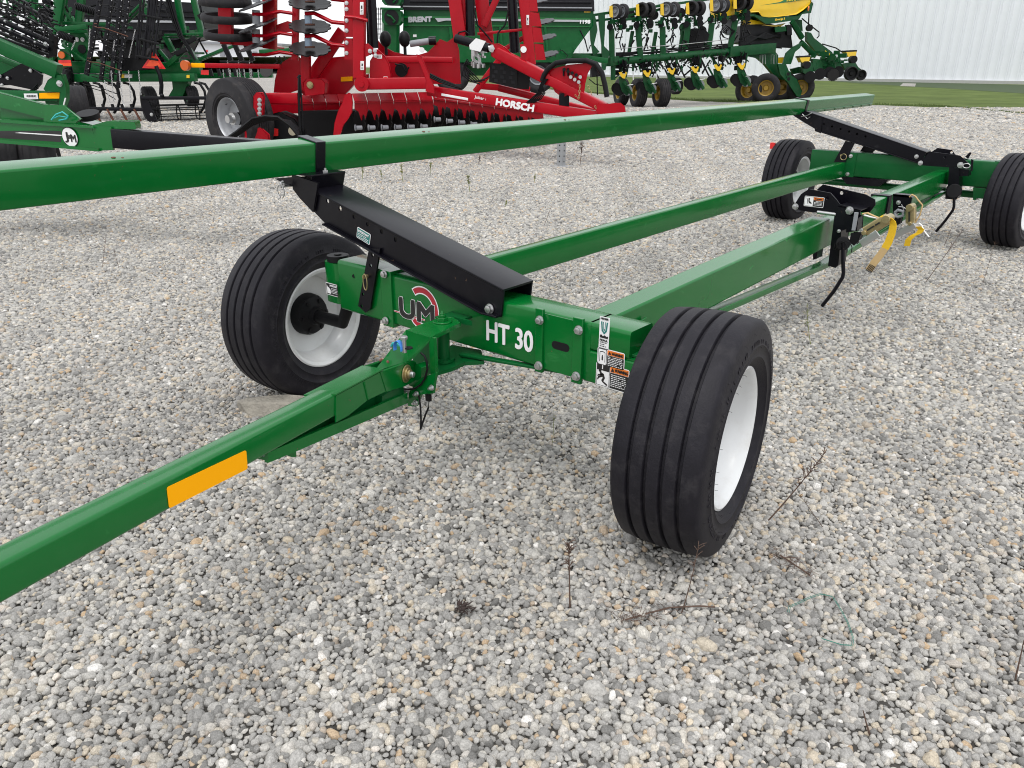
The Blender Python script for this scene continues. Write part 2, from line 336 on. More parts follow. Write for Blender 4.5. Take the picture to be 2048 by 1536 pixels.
bp = t.nodes.new('ShaderNodeBump'); bp.inputs['Strength'].default_value = .5; bp.inputs['Distance'].default_value = .002; t.links.new(no.outputs['Fac'], bp.inputs['Height']); t.links.new(bp.outputs[0], b.inputs['Normal'])
me.materials.append(STONE)
gv = bpy.data.objects.new('gravel', me); COL.objects.link(gv); gv['kind'] = 'stuff'; gv['label'] = 'rounded grey and tan gravel stones covering the yard'; gv['category'] = 'gravel'
ng = bpy.data.node_groups.new('gravel', 'GeometryNodeTree')
ng.interface.new_socket('Geometry', in_out='INPUT', socket_type='NodeSocketGeometry'); ng.interface.new_socket('Geometry', in_out='OUTPUT', socket_type='NodeSocketGeometry')
gi = ng.nodes.new('NodeGroupInput'); go = ng.nodes.new('NodeGroupOutput')
join = ng.nodes.new('GeometryNodeJoinGeometry'); L = ng.links
rk = random.Random(41)
for i in reversed(range(12)):
    ic = ng.nodes.new('GeometryNodeMeshIcoSphere'); ic.inputs['Radius'].default_value = .0145; ic.inputs['Subdivisions'].default_value = 3
    pos = ng.nodes.new('GeometryNodeInputPosition')
    ad = ng.nodes.new('ShaderNodeVectorMath'); ad.operation = 'ADD'; ad.inputs[1].default_value = (i*3.7, i*1.3, i*5.1); L.new(pos.outputs[0], ad.inputs[0])
    nz = ng.nodes.new('ShaderNodeTexNoise'); nz.inputs['Scale'].default_value = 70; nz.inputs['Detail'].default_value = 2; L.new(ad.outputs[0], nz.inputs['Vector'])
    nn = ng.nodes.new('ShaderNodeVectorMath'); nn.operation = 'NORMALIZE'; L.new(pos.outputs[0], nn.inputs[0]); cur = None
    for k in range(9):                                      # cut the ball by a few soft planes: broken, half-rounded pebbles
        dk = V((rk.gauss(0, 1), rk.gauss(0, 1), rk.gauss(0, 1))).normalized()
        dt = ng.nodes.new('ShaderNodeVectorMath'); dt.operation = 'DOT_PRODUCT'; dt.inputs[1].default_value = dk; L.new(nn.outputs[0], dt.inputs[0])
        mx = ng.nodes.new('ShaderNodeMath'); mx.operation = 'MAXIMUM'; mx.inputs[1].default_value = .05; L.new(dt.outputs['Value'], mx.inputs[0])
        dv = ng.nodes.new('ShaderNodeMath'); dv.operation = 'DIVIDE'; dv.inputs[0].default_value = rk.uniform(.62, .88); L.new(mx.outputs[0], dv.inputs[1])
        sm_ = ng.nodes.new('ShaderNodeMath'); sm_.operation = 'SMOOTH_MIN'; sm_.inputs[2].default_value = .10+.02*(i % 4); L.new(dv.outputs[0], sm_.inputs[0])
        if cur is None: sm_.inputs[1].default_value = 1.05
        else: L.new(cur, sm_.inputs[1])
        cur = sm_.outputs[0]
    m2 = ng.nodes.new('ShaderNodeMath'); m2.operation = 'MULTIPLY_ADD'; m2.inputs[1].default_value = .30; L.new(nz.outputs['Fac'], m2.inputs[0]); L.new(cur, m2.inputs[2])
    sc = ng.nodes.new('ShaderNodeVectorMath'); sc.operation = 'SCALE'; L.new(pos.outputs[0], sc.inputs[0]); L.new(m2.outputs[0], sc.inputs['Scale'])
    sp = ng.nodes.new('GeometryNodeSetPosition'); L.new(ic.outputs['Mesh'], sp.inputs['Geometry']); L.new(sc.outputs[0], sp.inputs['Position'])
    ss = ng.nodes.new('GeometryNodeSetShadeSmooth'); L.new(sp.outputs[0], ss.inputs['Geometry'])
    sm = ng.nodes.new('GeometryNodeSetMaterial'); sm.inputs['Material'].default_value = STONE; L.new(ss.outputs[0], sm.inputs['Geometry'])
    g2 = ng.nodes.new('GeometryNodeGeometryToInstance'); L.new(sm.outputs[0], g2.inputs[0]); L.new(g2.outputs[0], join.inputs[0])
iop = ng.nodes.new('GeometryNodeInstanceOnPoints'); iop.inputs['Pick Instance'].default_value = True
def na(nm, ty):
    n = ng.nodes.new('GeometryNodeInputNamedAttribute'); n.data_type = ty; n.inputs['Name'].default_value = nm; return n.outputs['Attribute']
e2r = ng.nodes.new('FunctionNodeEulerToRotation'); L.new(na('rot', 'FLOAT_VECTOR'), e2r.inputs[0])
L.new(gi.outputs[0], iop.inputs['Points']); L.new(join.outputs[0], iop.inputs['Instance']); L.new(na('idx', 'INT'), iop.inputs['Instance Index'])
L.new(e2r.outputs[0], iop.inputs['Rotation']); L.new(na('scl', 'FLOAT_VECTOR'), iop.inputs['Scale']); L.new(iop.outputs[0], go.inputs[0])
md = gv.modifiers.new('scatter', 'NODES'); md.node_group = ng
# ================================================================ header trailer (the main subject)
TR = thing('header_trailer', 'long green transport trailer with white wheels and black support arms in the foreground', 'header trailer', (-2.25, 2.3, 0))
FY = 2.2                                                   # front face of the front axle beam
def F(u, v, off=0.0): return py(u, v, FY-off)
def wheel(parent, c, out, tyre_r=.433, w=.325, rim_r=.254, rubber=RUBBER, rim=WHITE, grooves=4, hub=True, n=96):
    """c = centre of the tyre, out = unit vector to the outer side"""
    c = V(c); out = V(out).normalized(); h = w/2; W = MB()
    # hub assembly on the inner side
    W.lathe(c, -out, [(.002, .095), (.042, .095), (.05, .07), (.096, .055), (.108, .035), (.111, -.01), (.06, -.02), (.055, -.06), (.002, -.065)], 32)
    for k in range(6):
        a = k*math.pi/3; _, s_, u_ = basis(out); e = s_*math.cos(a)+u_*math.sin(a)
        W.beam(c+e*.035-out*.062, c+e*.10-out*.045, .014, .016, .003)
        W.cyl(c+e*.08-out*.045, c+e*.08-out*.068, .011, 6)
    for k in range(8):
        a = k*math.pi/4+.2; _, s_, u_ = basis(out); e = s_*math.cos(a)+u_*math.sin(a); W.cyl(c+e*.085+out*.004, c+e*.085+out*.026, .012, 6)
    W.cyl(c+out*.0, c+out*.05, .05, 20)
    wo = W.build('wheel', BLACKM, parent)
    p = []; gw = .0068; gd = .015; tw = .140
    def cr(a): return tyre_r-.008*(a/tw)**2
    p += [(rim_r-.012, -h*.70), (rim_r+.004, -h*.80), (rim_r+.02, -h*.90), (rim_r+.04, -h*.965), (rim_r+.043, -h*.995), (rim_r+.05, -h*.975), (rim_r+.08, -h*1.0), (rim_r+.083, -h*1.022), (rim_r+.09, -h*1.0), (tyre_r-.055, -h*.98), (tyre_r-.034, -h*.955), (tyre_r-.020, -h*.925), (tyre_r-.0095, -tw)]
    gs = [(-tw+2*tw*(k+1)/(grooves+1)) for k in range(grooves)]
    gi = []
    for g in gs:
        p += [(cr(g-gw)-.0, g-gw-.002), (cr(g)-.003, g-gw), (cr(g)-gd, g-gw+.002), (cr(g)-gd, g+gw-.002), (cr(g)-.003, g+gw), (cr(g+gw), g+gw+.002)]
    p += [(r, -a) for (r, a) in reversed(p[:13])]
    T = MB(); T.lathe(c, out, p, n)
    # moulding hairs on the outer sidewall
    _, s_, u_ = basis(out); rnd = random.Random(5)
    if n >= 96:
        for k in range(60):
            a = rnd.uniform(0, 2*math.pi); e = s_*math.cos(a)+u_*math.sin(a); r_ = rnd.choice([rim_r+.02, rim_r+.075, tyre_r-.045])
            q = c+e*r_+out*(h*.94); T.tube([q, q+out*.008+e*.002, q+out*.013-e*.003], .0007, 3)
    for hs in (-1, 1):                                     # moulded marks on the sidewalls
        for k in range(150):
            if rnd.random() < .45: continue
            a = 2*math.pi*k/150; e = s_*math.cos(a)+u_*math.sin(a); tn = u_*math.cos(a)-s_*math.sin(a)
            T.box(c+e*(rim_r+.093)+out*(hs*h*.997), (.020, .007, .004), e, tn, out)
    T.build('tyre', rubber, wo, ang=55)
    vs_ = MB(); e = (s_*math.cos(.9)+u_*math.sin(.9)); q = c+e*(rim_r-.045)+out*(h*.3); vs_.cyl(q, q+out*.035-e*.01, .006, 10); vs_.cyl(q+out*.035-e*.01, q+out*.045-e*.012, .009, 10); vs_.build('valve_stem', BLACKM, wo)
    rr = rim_r; R = MB()
    R.lathe(c, out, [(rr-.013, -h*.72), (rr+.002, -h*.80), (rr+.006, -h*.84), (rr-.002, -h*.86), (rr-.018, -h*.80), (rr-.024, -h*.6), (rr-.04, -h*.42), (rr-.052, -h*.30), (rr-.055, -.02),
        (rr-.075, -.012), (.085, .004), (.085, .010), (rr-.07, -.004), (rr-.055, .0), (rr-.052, h*.28), (rr-.035, h*.40), (rr-.024, h*.62), (rr-.016, h*.80), (rr-.002, h*.86), (rr+.006, h*.84), (rr+.002, h*.80), (rr-.013, h*.72)], n)
    R.build('rim', rim, wo, ang=45)
    return wo
def slab(pts, vec): m = MB(); m.prism(pts, vec); return m
# ---- front axle
ax = MB(); x0 = F(676, 524).x; x1 = F(1232, 658).x; zt = .7475; zb = .520; YB = 2.35
print('front beam x', x0, x1)
xe = F(1262, 650).x
xm = F(1182, 650).x; ax.beam((F(785, 553).x, 2.275, (zt+zb)/2), (xm, 2.275, (zt+zb)/2), .15, zt-zb, .012); ax.beam((xm-.01, 2.275, (zt+.645)/2), (xe, 2.275, (zt+.645)/2), .148, zt-.645, .012)
kx_ = py(1280, 686, 2.275).x; print('kingpin', kx_)
ax.beam((xm-.02, 2.275, (zb+.643)/2), (kx_+.04, 2.275, (zb+.643)/2), .1496, .643-zb, .008)
ax.bx(xe-.03, kx_+.03, 2.205, 2.345, .644, .650)
axo = ax.build('front_axle', GREEN, TR)
lp = MB(); lp.cyl((kx_, 2.275, zb-.03), (kx_, 2.275, .651), .046, 28); lp.cyl((kx_, 2.275, .651), (kx_, 2.275, .662), .055, 32); lp.bx(kx_-.012, kx_+.035, 2.265, 2.285, .662, .670)
lp.cyl((kx_, 2.275, zb-.03), (-1.16, 2.34, .39), .032, 18)
lp.build('king_pin', GREEN2, axo, bev=.002)
# left outer sleeve of the axle, tapered forward
sl = MB(); xl = F(676, 524).x
sl.beam((xl+.004, 2.275, (zt+zb)/2+.006), (F(764, 545).x, 2.275, (zt+zb)/2+.006), .165, zt-zb+.012, .016)
sl.bx(F(764, 545).x-.0, F(785, 553).x, 2.188, 2.36, zb-.012, zt+.016)
sl.build('axle_sleeve', GREEN, axo, bev=.002)
kn = MB(); xk = xl-.075
kn.beam((xk, 2.275, zb+.015), (xk, 2.275, zt-.018), .15, .13, .05, up=YU, seg=5); kn.build('steering_knuckle', GREEN, axo)
kc = MB(); kc.cyl((xk-.004, 2.262, zt-.018), (xk-.004, 2.262, zt+.012), .052, 28); kc.cyl((xk-.004, 2.262, zt+.012), (xk-.004, 2.262, zt+.017), .018, 12); kc.build('knuckle_cap', BLACKM, axo, bev=.002)
sp = MB(); sp.tube([(xk+.02, 2.275, zb+.06), (xk+.01, 2.28, zb-.03), (xk-.06, 2.30, .40), (-3.30, 2.31, .388)], .031, 16); sp.build('spindle', BLACKM, axo, ang=60)
# clamp plates with bolts
def clampp(ua, ub, vt, vb):
    m = MB(); m.bx(F(ua, 600).x, F(ub, 600).x, 2.184, 2.2-.001, zb-.012, zt+.012); m.build('clamp_plate', GREEN, axo, bev=.002)
clampp(1076, 1091, 0, 0); clampp(1152, 1172, 0, 0)
mp_ = MB(); mp_.bx(F(1091, 600).x, F(1152, 600).x, 2.194, 2.199, zb+.004, zt-.004); mp_.build('splice_plate', GREEN, axo, bev=.001)
bo = MB()
for (u, v) in [(1080, 640), (1158, 660), (1078, 731), (1153, 752), (769, 548), (772, 641)]:
    bo = MB(); p = F(u, v, .017); bo.bolt(p, (0, -1, 0), .014, .011); bo.build('bolt', STEEL, axo)
so = MB(); a_ = F(1112, 690); b_ = F(1134, 694); zc = (a_.z+b_.z)/2; so.prism([V((x, 2.1935, z)) for x, z in [(a_.x+.016*math.cos(t)-.0, zc+.016*math.sin(t)) for t in np.linspace(math.pi/2, 3*math.pi/2, 9)]+[(b_.x+.016*math.cos(t), zc+.016*math.sin(t)) for t in np.linspace(-math.pi/2, math.pi/2, 9)]], (0, .0015, 0)); so.build('slot', HOLE_DARK, axo)
cr_ = MB()
for u, v in ((708, 552),): cr_.cyl(F(u, v, .009), F(u, v, .0), .009, 12)
cr_.build('pin_hole', HOLE_DARK, axo)
# lettering and decals
TX = V((1, 0, 0)); TZ = V((0, 0, 1))
P = F(974, 677, .0025); tx = MB(); q = F(1066, 694); tx.text('HT 30', (P.x, P.y, P.z-.004), TX, TZ, .082, width=q.x-P.x, bold=.0028); tx.build('model_lettering', WPLAIN, axo, flat=True)
lg = MB(); P = F(800, 634, .0028)
def ring(m, c, r0, r1, a0, a1, X=TX, Y=TZ, n=28):
    vs = []
    for k in range(n+1):
        a = a0+(a1-a0)*k/n; vs += [c+X*(r0*math.cos(a))+Y*(r0*math.sin(a)), c+X*(r1*math.cos(a))+Y*(r1*math.sin(a))]
    m.add(vs, [(2*i, 2*i+1, 2*i+3, 2*i+2) for i in range(n)])
cc = F(846, 618, .0016); r0 = (F(875, 615)-F(846, 618)).length
lg.mat(2); ring(lg, cc-TX*.003, r0*.70, r0*1.08, -2.4, 2.25); lg.mi = 1; ring(lg, cc-YU*.0004-TX*.003, r0*.76, r0*1.02, -2.36, 2.2)
pa = F(785, 620, .0022); pb = F(850, 640, .0022); lg.mat(2); lg.beam(pa-ZU*.001, pb-ZU*.001, .0006, .0075, .0001); lg.mi = 1; lg.beam(pa-YU*.0006-ZU*.001, pb-YU*.0006-ZU*.001, .0006, .004, .0001)
c0 = F(801, 629, .003); c1 = F(868, 640, .003); wd = (c1.x-c0.x)
lg.mat(2); lg.text('UM', (c0.x, c0.y+.0001, c0.z-.004), TX, TZ, .083, width=wd, bold=.0078)
lg.mat(0); lg.text('UM', (c0.x, c0.y-.0007, c0.z-.004), TX, TZ, .083, width=wd, bold=.0056)
lg.build('maker_logo', [KPLAIN, LOGOR, WPLAIN], axo, flat=True)
def decal(name, parent, O, X, Y, w_, h_, draw, mats, base=0, th=.0008, round_=.006):
    """flat vinyl sticker; O lower-left corner, draws on top of it"""
    m = MB(); N = V(X).cross(V(Y)).normalized(); O = V(O); X = V(X).normalized(); Y = V(Y).normalized()
    def rr(x0, y0, x1, y1, r): 
        out = []
        for (cx, cy, a0) in ((x1-r, y1-r, 0), (x0+r, y1-r, math.pi/2), (x0+r, y0+r, math.pi), (x1-r, y0+r, 1.5*math.pi)):
            for k in range(5): a = a0+k*math.pi/8; out.append((cx+r*math.cos(a), cy+r*math.sin(a)))
        return out
    lvl = [0]
    def rect(x0, y0, x1, y1, mi, r=.0, k=1):
        m.mi = mi; z = N*(th+.0004*k); q = rr(x0, y0, x1, y1, max(r, .0002)); m.add([O+X*a+Y*b+z for a, b in q], [tuple(range(len(q)))])
    m.mi = base; m.prism([O+X*a+Y*b for a, b in rr(0, 0, w_, h_, round_)], N*th)
    def txt(st, x, y, size, mi, width=None, bold=0, k=3): m.mi = mi; m.text(st, O+X*x+Y*y+N*(th+.0004*k), X, Y, size, width=width, bold=bold)
    def lines(x0, x1, y1, n, dy, mi, k=2):
        rnd = random.Random(int(x0*1e4)+n)
        for i in range(n):
            x = x0; y = y1-i*dy
            while x < x1-.004:
                l = rnd.uniform(.004, .010)
                if rnd.random() < .9: rect(x, y, min(x+l, x1), y+dy*.42, mi, 0, k)
                x += l+.0022
    def poly(pts, mi, k=2): m.mi = mi; z = N*(th+.0004*k); m.add([O+X*a+Y*b+z for a, b in pts], [tuple(t) for t in tessellate_polygon([[V((a, b, 0)) for a, b in pts]])])
    draw(rect, txt, lines, poly); return m.build(name, mats, parent, flat=True)
DM = [WPLAIN, KPLAIN, ORANGE, TEALV]
def d_fema(rect, txt, lines, poly):
    txt('MEMBER', .005, .108, .007, 1, .032, .0004)
    poly([(.006, .100), (.012, .100), (.015, .072), (.021, .062), (.027, .072), (.030, .100), (.036, .100), (.032, .066), (.021, .054), (.010, .066)], 3); poly([(.015, .100), (.018, .100), (.019, .076), (.021, .072), (.023, .076), (.024, .100), (.027, .100), (.025, .072), (.021, .066), (.017, .072)], 3)
    poly([(.004, .040), (.004, .050), (.010, .052), (.016, .047), (.024, .052), (.032, .047), (.038, .050), (.038, .040)], 1); txt('FEMA', .005, .028, .008, 1, .032, .0005); lines(.005, .037, .022, 3, .007, 1)
def d_warn1(rect, txt, lines, poly):
    rect(.003, .003, .040, .063, 1, .003); rect(.005, .005, .038, .061, 0, .003, 2); rect(.042, .045, .111, .063, 2, .002); rect(.042, .003, .111, .044, 1, .002)
    poly([(.045, .048), (.059, .048), (.052, .060)], 1, 3); txt('WARNING', .061, .049, .010, 1, .047, .0006, 4); lines(.046, .107, .038, 6, .0062, 0, 3)
    poly([(.010, .050), (.014, .053), (.022, .055), (.030, .053), (.034, .050), (.034, .046), (.030, .050), (.022, .052), (.014, .050), (.010, .046)], 1, 3); rect(.019, .020, .025, .036, 1, .002, 3); rect(.010, .014, .012, .046, 1, 0, 3); rect(.032, .014, .034, .046, 1, 0, 3); rect(.020, .036, .024, .041, 1, .002, 3)
def d_warn2(rect, txt, lines, poly):
    rect(.003, .003, .058, .087, 1, .003); rect(.005, .005, .056, .085, 0, .003, 2); rect(.005, .062, .056, .085, 1, 0, 3); rect(.026, .068, .030, .083, 0, 0, 4); rect(.060, .064, .136, .087, 2, .002); rect(.060, .003, .136, .063, 1, .002)
    poly([(.063, .067), (.078, .067), (.0705, .083)], 1, 3); txt('WARNING', .080, .070, .011, 1, .054, .0007, 4); lines(.065, .130, .054, 7, .0070, 0, 3)
    m_ = [(.016, .052), (.022, .056), (.034, .050), (.040, .036), (.034, .022), (.050, .014), (.052, .008), (.046, .008), (.030, .017), (.024, .024), (.030, .034), (.028, .038), (.014, .030), (.010, .022), (.006, .024), (.010, .036), (.020, .044)]
    poly(m_, 1, 3); poly([(.018+.006*math.cos(t), .060+.006*math.sin(t)) for t in np.linspace(0, 6.1, 10)], 1, 4); poly([(.030, .044), (.034, .048), (.012, .046), (.006, .038), (.009, .036), (.016, .042)], 1, 3)
o = F(1199, 690, .0015); decal('association_decal', axo, (F(1198, 690).x, 2.1985, F(1198, 695).z), TX, TZ, .042, .118, d_fema, DM, 0, .0008, .003)
decal('pressure_warning_decal', axo, (F(1196, 700).x, 2.1985, F(1196, 728).z), TX, TZ, .114, .066, d_warn1, DM)
decal('crush_warning_decal', axo, (F(1193, 740).x, 2.1985, F(1193, 769).z), TX, TZ, .139, .090, d_warn2, DM)
def d_imp(rect, txt, lines, poly):
    rect(.003, .003, .090, .057, 1, .004); poly([(.008, .008), (.008, .050), (.014, .040), (.026, .036), (.034, .026), (.034, .008)], 0, 2); txt('IMPORTANT', .032, .044, .009, 0, .054, .0005); lines(.040, .086, .034, 4, .007, 0, 3)
decal('important_decal', axo, (F(655, 560).x+.004, 2.186, F(655, 586).z), TX, TZ, .086, .060, d_imp, DM)
# ---- wheels
def rotv(a, s_): return (s_*math.cos(a), s_*math.sin(a), 0)
for (c, o_) in (((-1.118, 2.351, .387), rotv(.154, 1)), ((-3.359, 2.302, .387), rotv(.115, -1)), ((-1.185, 8.79, .400), rotv(-.15, 1)), ((-3.39, 8.82, .400), rotv(0, -1))):
    wheel(TR, c, o_, n=96 if c[1] < 5 else 72)
# ---- long rails
def xz(u, v, x): p = px(u, v, x); return p
mb = MB(); tA = px(1224, 636, -1.75); tB = px(1640, 446, -1.75); s_ = (tB.z-tA.z)/(tB.y-tA.y)
za = tA.z-(tA.y-2.352)*s_
zB = tB.z+.005; mb.prism([V((-1.88, y_, z_)) for y_, z_ in ((2.352, za), (5.36, zB), (5.36, zB-.2), (3.25, za+(zB-za)*.3-.2), (2.7, za-.085), (2.352, za-.07))], (.13, 0, 0)); mbo = mb.build('main_beam', GREEN, TR, bev=.010)
bt = px(1781, 392, -1.76); be = px(1899, 339, -1.76)
m2 = MB(); m2.beam((-1.815, 5.2, bt.z-.1), (-1.815, 8.60, be.z-.1), .11, .18, .010); m2.build('inner_main_beam', GREEN, TR)
br = MB(); A1 = px(970, 520, -2.74); B1 = px(1700, 322, -2.74); br.beam((-2.775, 2.352, A1.z-.075), (-2.775, 8.60, B1.z-.075), .075, .15, .008); br.build('side_rail', GREEN, TR)
# truss strap under the main beam: down to the crank bracket, then up to the rear
tr = MB(); A = px(1500, 601, -1.75); B = px(1658, 532, -1.75); s_ = (B.z-A.z)/(B.y-A.y); A0 = V((-1.75, 2.36, A.z-(A.y-2.36)*s_)); E_ = px(1893, 385, -1.75)
A0 = A0+(B-A0)*((2.95-A0.y)/(B.y-A0.y))
tr.beam(A0+V((-.035, 0, .006)), B+V((-.035, 0, .006)), .10, .012, .002); tr.beam(A0+V((.012, 0, .02)), B+V((.012, 0, .02)), .008, .03, .002)
tr.beam(B+V((-.035, 0, .006)), E_+V((-.035, 0, .006)), .10, .012, .002); tr.beam(B+V((.012, 0, .02)), E_+V((.012, 0, .02)), .008, .03, .002); tr.build('truss_strap', GREEN, TR)
gs = MB(); gs.beam(px(1262, 660, -1.735), px(1292, 640, -1.735), .008, .03, .002); gs.build('gusset', GREEN, mbo)
# ---- upper header rest beam
lo = py(645, 345, 2.30); hi = py(1610, 228, 8.72); d = (hi-lo).normalized(); endd = px(1755, 186, -3.32)
W_ = .125; H_ = .137
TB = math.radians(9); BU = V((math.sin(TB), 0, math.cos(TB))); BS = V((math.cos(TB), 0, -math.sin(TB)))   # the beam lies rolled a little on its seats
def ub(y, a=0, b=0): t = (y-lo.y)/(hi.y-lo.y); return lo+(hi-lo)*t+BS*(a-W_/2)+BU*(b+H_/2)
u1 = MB(); u1.beam(ub(-1.0), ub(11.15), W_, H_, .009, seg=4, up=BU); ubo = u1.build('header_rest_beam', GREEN, TR)
ul = MB(); ul.beam(ub(8.8, W_/2+.006, -H_/2+.03), ub(11.12, W_/2+.006, -H_/2+.03), .012, .008, .002, up=BU)
for k in range(7): p = ub(9.0+k*.34, W_/2, -H_/2+.015); ul.cyl(p, p+BS*.008, .008, 8)
ul.build('beam_lip', GREEN, ubo)
for yy in (1.35, 3.0, 4.3):
    k_ = MB(); k_.sph(ub(yy, .02, H_/2+.001), .009, 5, .4); k_.sph(ub(yy+.03, .03, H_/2), .006, 5, .4); k_.build('mud_spot', CLAY, ubo)
# ---- support arms
def arm(pxpoly, yf, yb, name, holes=None, lip=None):
    """inverted channel straddling the axle beam: two side plates, a top sheet, outward lips"""
    fr = [py(u, v, yf) for u, v in pxpoly]; O = V((0, yf, 0)); m = MB()
    hl = [circ(py(u, v, yf).x, py(u, v, yf).z, r, 14) for (u, v, r) in (holes or [])]
    m.plate([(p.x, p.z) for p in fr], hl, O, XU, ZU, -.007)
    m.plate([(p.x, p.z) for p in fr], hl, V((0, yb, 0)), XU, ZU, -.007)
    a, b = fr[0], fr[1]; n = (b-a).cross(YU).normalized(); n = n if n.z > 0 else -n
    m.beam(V((a.x, (yf+yb)/2+.003, a.z))-n*.004, V((b.x, (yf+yb)/2+.003, b.z))-n*.004, yb-yf+.013, .009, .004, up=n)
    if lip:
        for (u, v), (u2, v2) in zip(lip[:-1], lip[1:]): m.beam(py(u, v, yf)-YU*.010, py(u2, v2, yf)-YU*.010, .028, .007, .002, up=n); 
    return m, fr, n
fpoly = [(582, 356), (1008, 579), (1002, 634), (968, 628), (655, 452), (638, 434), (586, 378)]
fh = [(629, 388, .011), (655, 402, .011), (680, 417, .011), (708, 433, .011), (735, 448, .011), (763, 463, .011), (791, 479, .011)]
YF = 2.186; YK = 2.357
m, fr, nn = arm(fpoly, YF, YK, 'front', fh, [(652, 447), (968, 624), (1000, 632)])
fao = m.build('front_support_arm', BLACK, TR, bev=.0015)
bb = MB(); bb.bolt(py(980, 617, YF-.003), (0, -1, 0), .016, .013); bb.build('bolt', STEEL, fao)
def d_teal(rect, txt, lines, poly):
    rect(.003, .003, .087, .047, 3, .003); txt('IMPORTANT', .010, .031, .010, 0, .070, .0006); lines(.008, .080, .022, 3, .0075, 0, 3)
ad_ = (py(742, 470, YF)-py(714, 453, YF)); ad_.y = 0; ad_.normalize()
decal('instruction_decal', fao, py(713, 474, YF-.002), ad_, V((-ad_.z, 0, ad_.x)), .090, .050, d_teal, [WPLAIN, KPLAIN, ORANGE, TEALV], 0)
# sleeve seat at the upper end, clamp strap over the beam, pin
yc = 2.275
ss_ = MB(); a = py(586, 352, YF-.01); b = py(634, 378, YF-.01)
ss_.prism([py(u, v, YF-.012) for u, v in [(584, 350), (636, 366), (630, 404), (626, 424), (600, 396), (586, 378)]], (0, .006, 0))
zs = (ub(2.275).z-H_/2); ss_.bx(ub(2.27).x-.10, ub(2.27).x+.135, YF-.012, YK+.012, zs-.010, zs-.002)
pe = py(683, 374, YK+.006); ss_.beam(V((ub(2.27).x+.130, yc, zs-.006)), V((pe.x, yc, pe.z-.002)), .19, .007, .003, up=ZU)
ss_.build('beam_seat', BLACK, fao, bev=.002)
def strap_over(y, parent, w=.055):
    m = MB(); hw = W_/2; hh = H_/2; t = .006
    m.box(ub(y, 0, hh+t/2+.001), (W_+.018, w, t), BS, YU, BU)
    m.box(ub(y, hw+t/2+.001, 0), (t, w, H_+.012), BS, YU, BU)
    m.box(ub(y, -hw-t/2-.001, 0), (t, w, H_+.012), BS, YU, BU)
    m.box(ub(y, hw+.040, -hh-.002), (.076, w+.016, t), XU, YU, ZU)
    o = m.build('clamp_strap', BLACK, parent, bev=.003); b = MB(); p = ub(y, hw+.042, -hh+.002); b.cyl(p, p+ZU*.004, .020, 20); b.bolt(p+ZU*.003, ZU, .013, .014); b.cyl(p+ZU*.018, p+ZU*.030, .006, 10); b.build('bolt', STEEL, o)
strap_over(2.285, fao)
pn = MB(); pc = py(568, 372, YF-.03); pn.cyl(pc+V((0, .05, 0)), pc-V((0, .02, 0)), .007, 10); pts = [pc+V((.026*math.cos(t), -.02, .030*math.sin(t)-.022)) for t in np.linspace(-1.2, 4.4, 14)]; pn.tube(pts, .0028, 6); pn.cyl(pc+V((0, -.012, .01)), pc+V((.02, -.02, .01)), .009, 10)
pn.bolt(pc+V((.01, -.01, .012)), -YU, .012, .01); pn.build('linch_pin', STEEL, fao)
lv = MB(); lv.prism([py(u, v, YF-.004) for u, v in [(549, 357), (584, 354), (600, 376), (575, 371)]], (0, .008, 0)); lv.build('latch_tab', BLACK, fao)
# adjuster strap (black flat bar with holes) and its pin
def adj(poly, holes, yf, parent, pin=None):
    fr = [py(u, v, yf) for u, v in poly]; m = MB(); m.plate([(p.x, p.z) for p in fr], [circ(py(u, v, yf).x, py(u, v, yf).z, .0085, 12) for u, v in holes], V((0, yf, 0)), XU, ZU, -.008)
    o = m.build('adjuster_bar', BLACK, parent, bev=.0015); return o
ao = adj([(738, 497), (760, 497), (740, 618), (731, 625), (716, 612)], [(745, 510), (741, 531), (726, 589), (723, 612)], YF-.012, fao)
pn = MB(); pc = py(728, 554, YF-.03); pn.cyl(pc+YU*.04, pc-YU*.004, .009, 14); pts = [pc+V((.013+.013*math.cos(t), -.006, -.020+.036*math.sin(t))) for t in np.linspace(0, 6.283, 24)]; pn.tube(pts, .0028, 6); pn.build('hitch_pin', GOLD, ao)
ab = MB(); ab.prism([py(u, v, YK+.02) for u, v in [(768, 518), (794, 524), (792, 545), (766, 540)]], (0, .008, 0)); ab.build('adjuster_bar', BLACK, fao)
# front tie: small plates seen on top of the axle sleeve
tp = MB(); tp.box((F(812, 560).x, 2.275, zt+.004), (.22, .11, .006)); tp.build('wear_plate', GREEN2, axo)
# ---- rear axle and arm
RY = 8.6
ra = MB(); rt_, rb_ = .757, .517; xa = py(1624, 300, RY).x; xb = py(1987, 324, RY).x
ra.beam((xa, RY+.075, (rt_+rb_)/2), (-1.36, RY+.075, (rt_+rb_)/2), .15, rt_-rb_, .012); ra.bx(-1.40, -1.30, RY+.004, RY+.146, rt_-.02, rt_+.006)
ra.cyl((-3.2, RY+.15, .43), (-1.3, RY+.15, .43), .035, 16)
rao = ra.build('rear_axle', GREEN2, TR)
hg = MB(); q = py(1948, 397, RY-.004); hg.prism([py(u, v, RY-.005) for u, v in [(1946, 375), (1946, 400), (1952, 400), (1953, 396), (1975, 398), (1978, 378)]], (0, .12, 0)); hg.build('step_bracket', GREEN2, rao, bev=.002)
tb = MB(); tb.prism([py(u, v, RY-.012) for u, v in [(1680, 352), (1775, 361), (1757, 373), (1693, 368)]], (0, .17, 0)); tb.build('belly_plate', BLACK, rao)
fp = MB(); fp.bx(py(1686, 330, RY).x, py(1711, 330, RY).x, RY-.012, RY-.001, rb_-.01, rt_+.0); fp.build('flange_plate', GREEN2, rao, bev=.002)
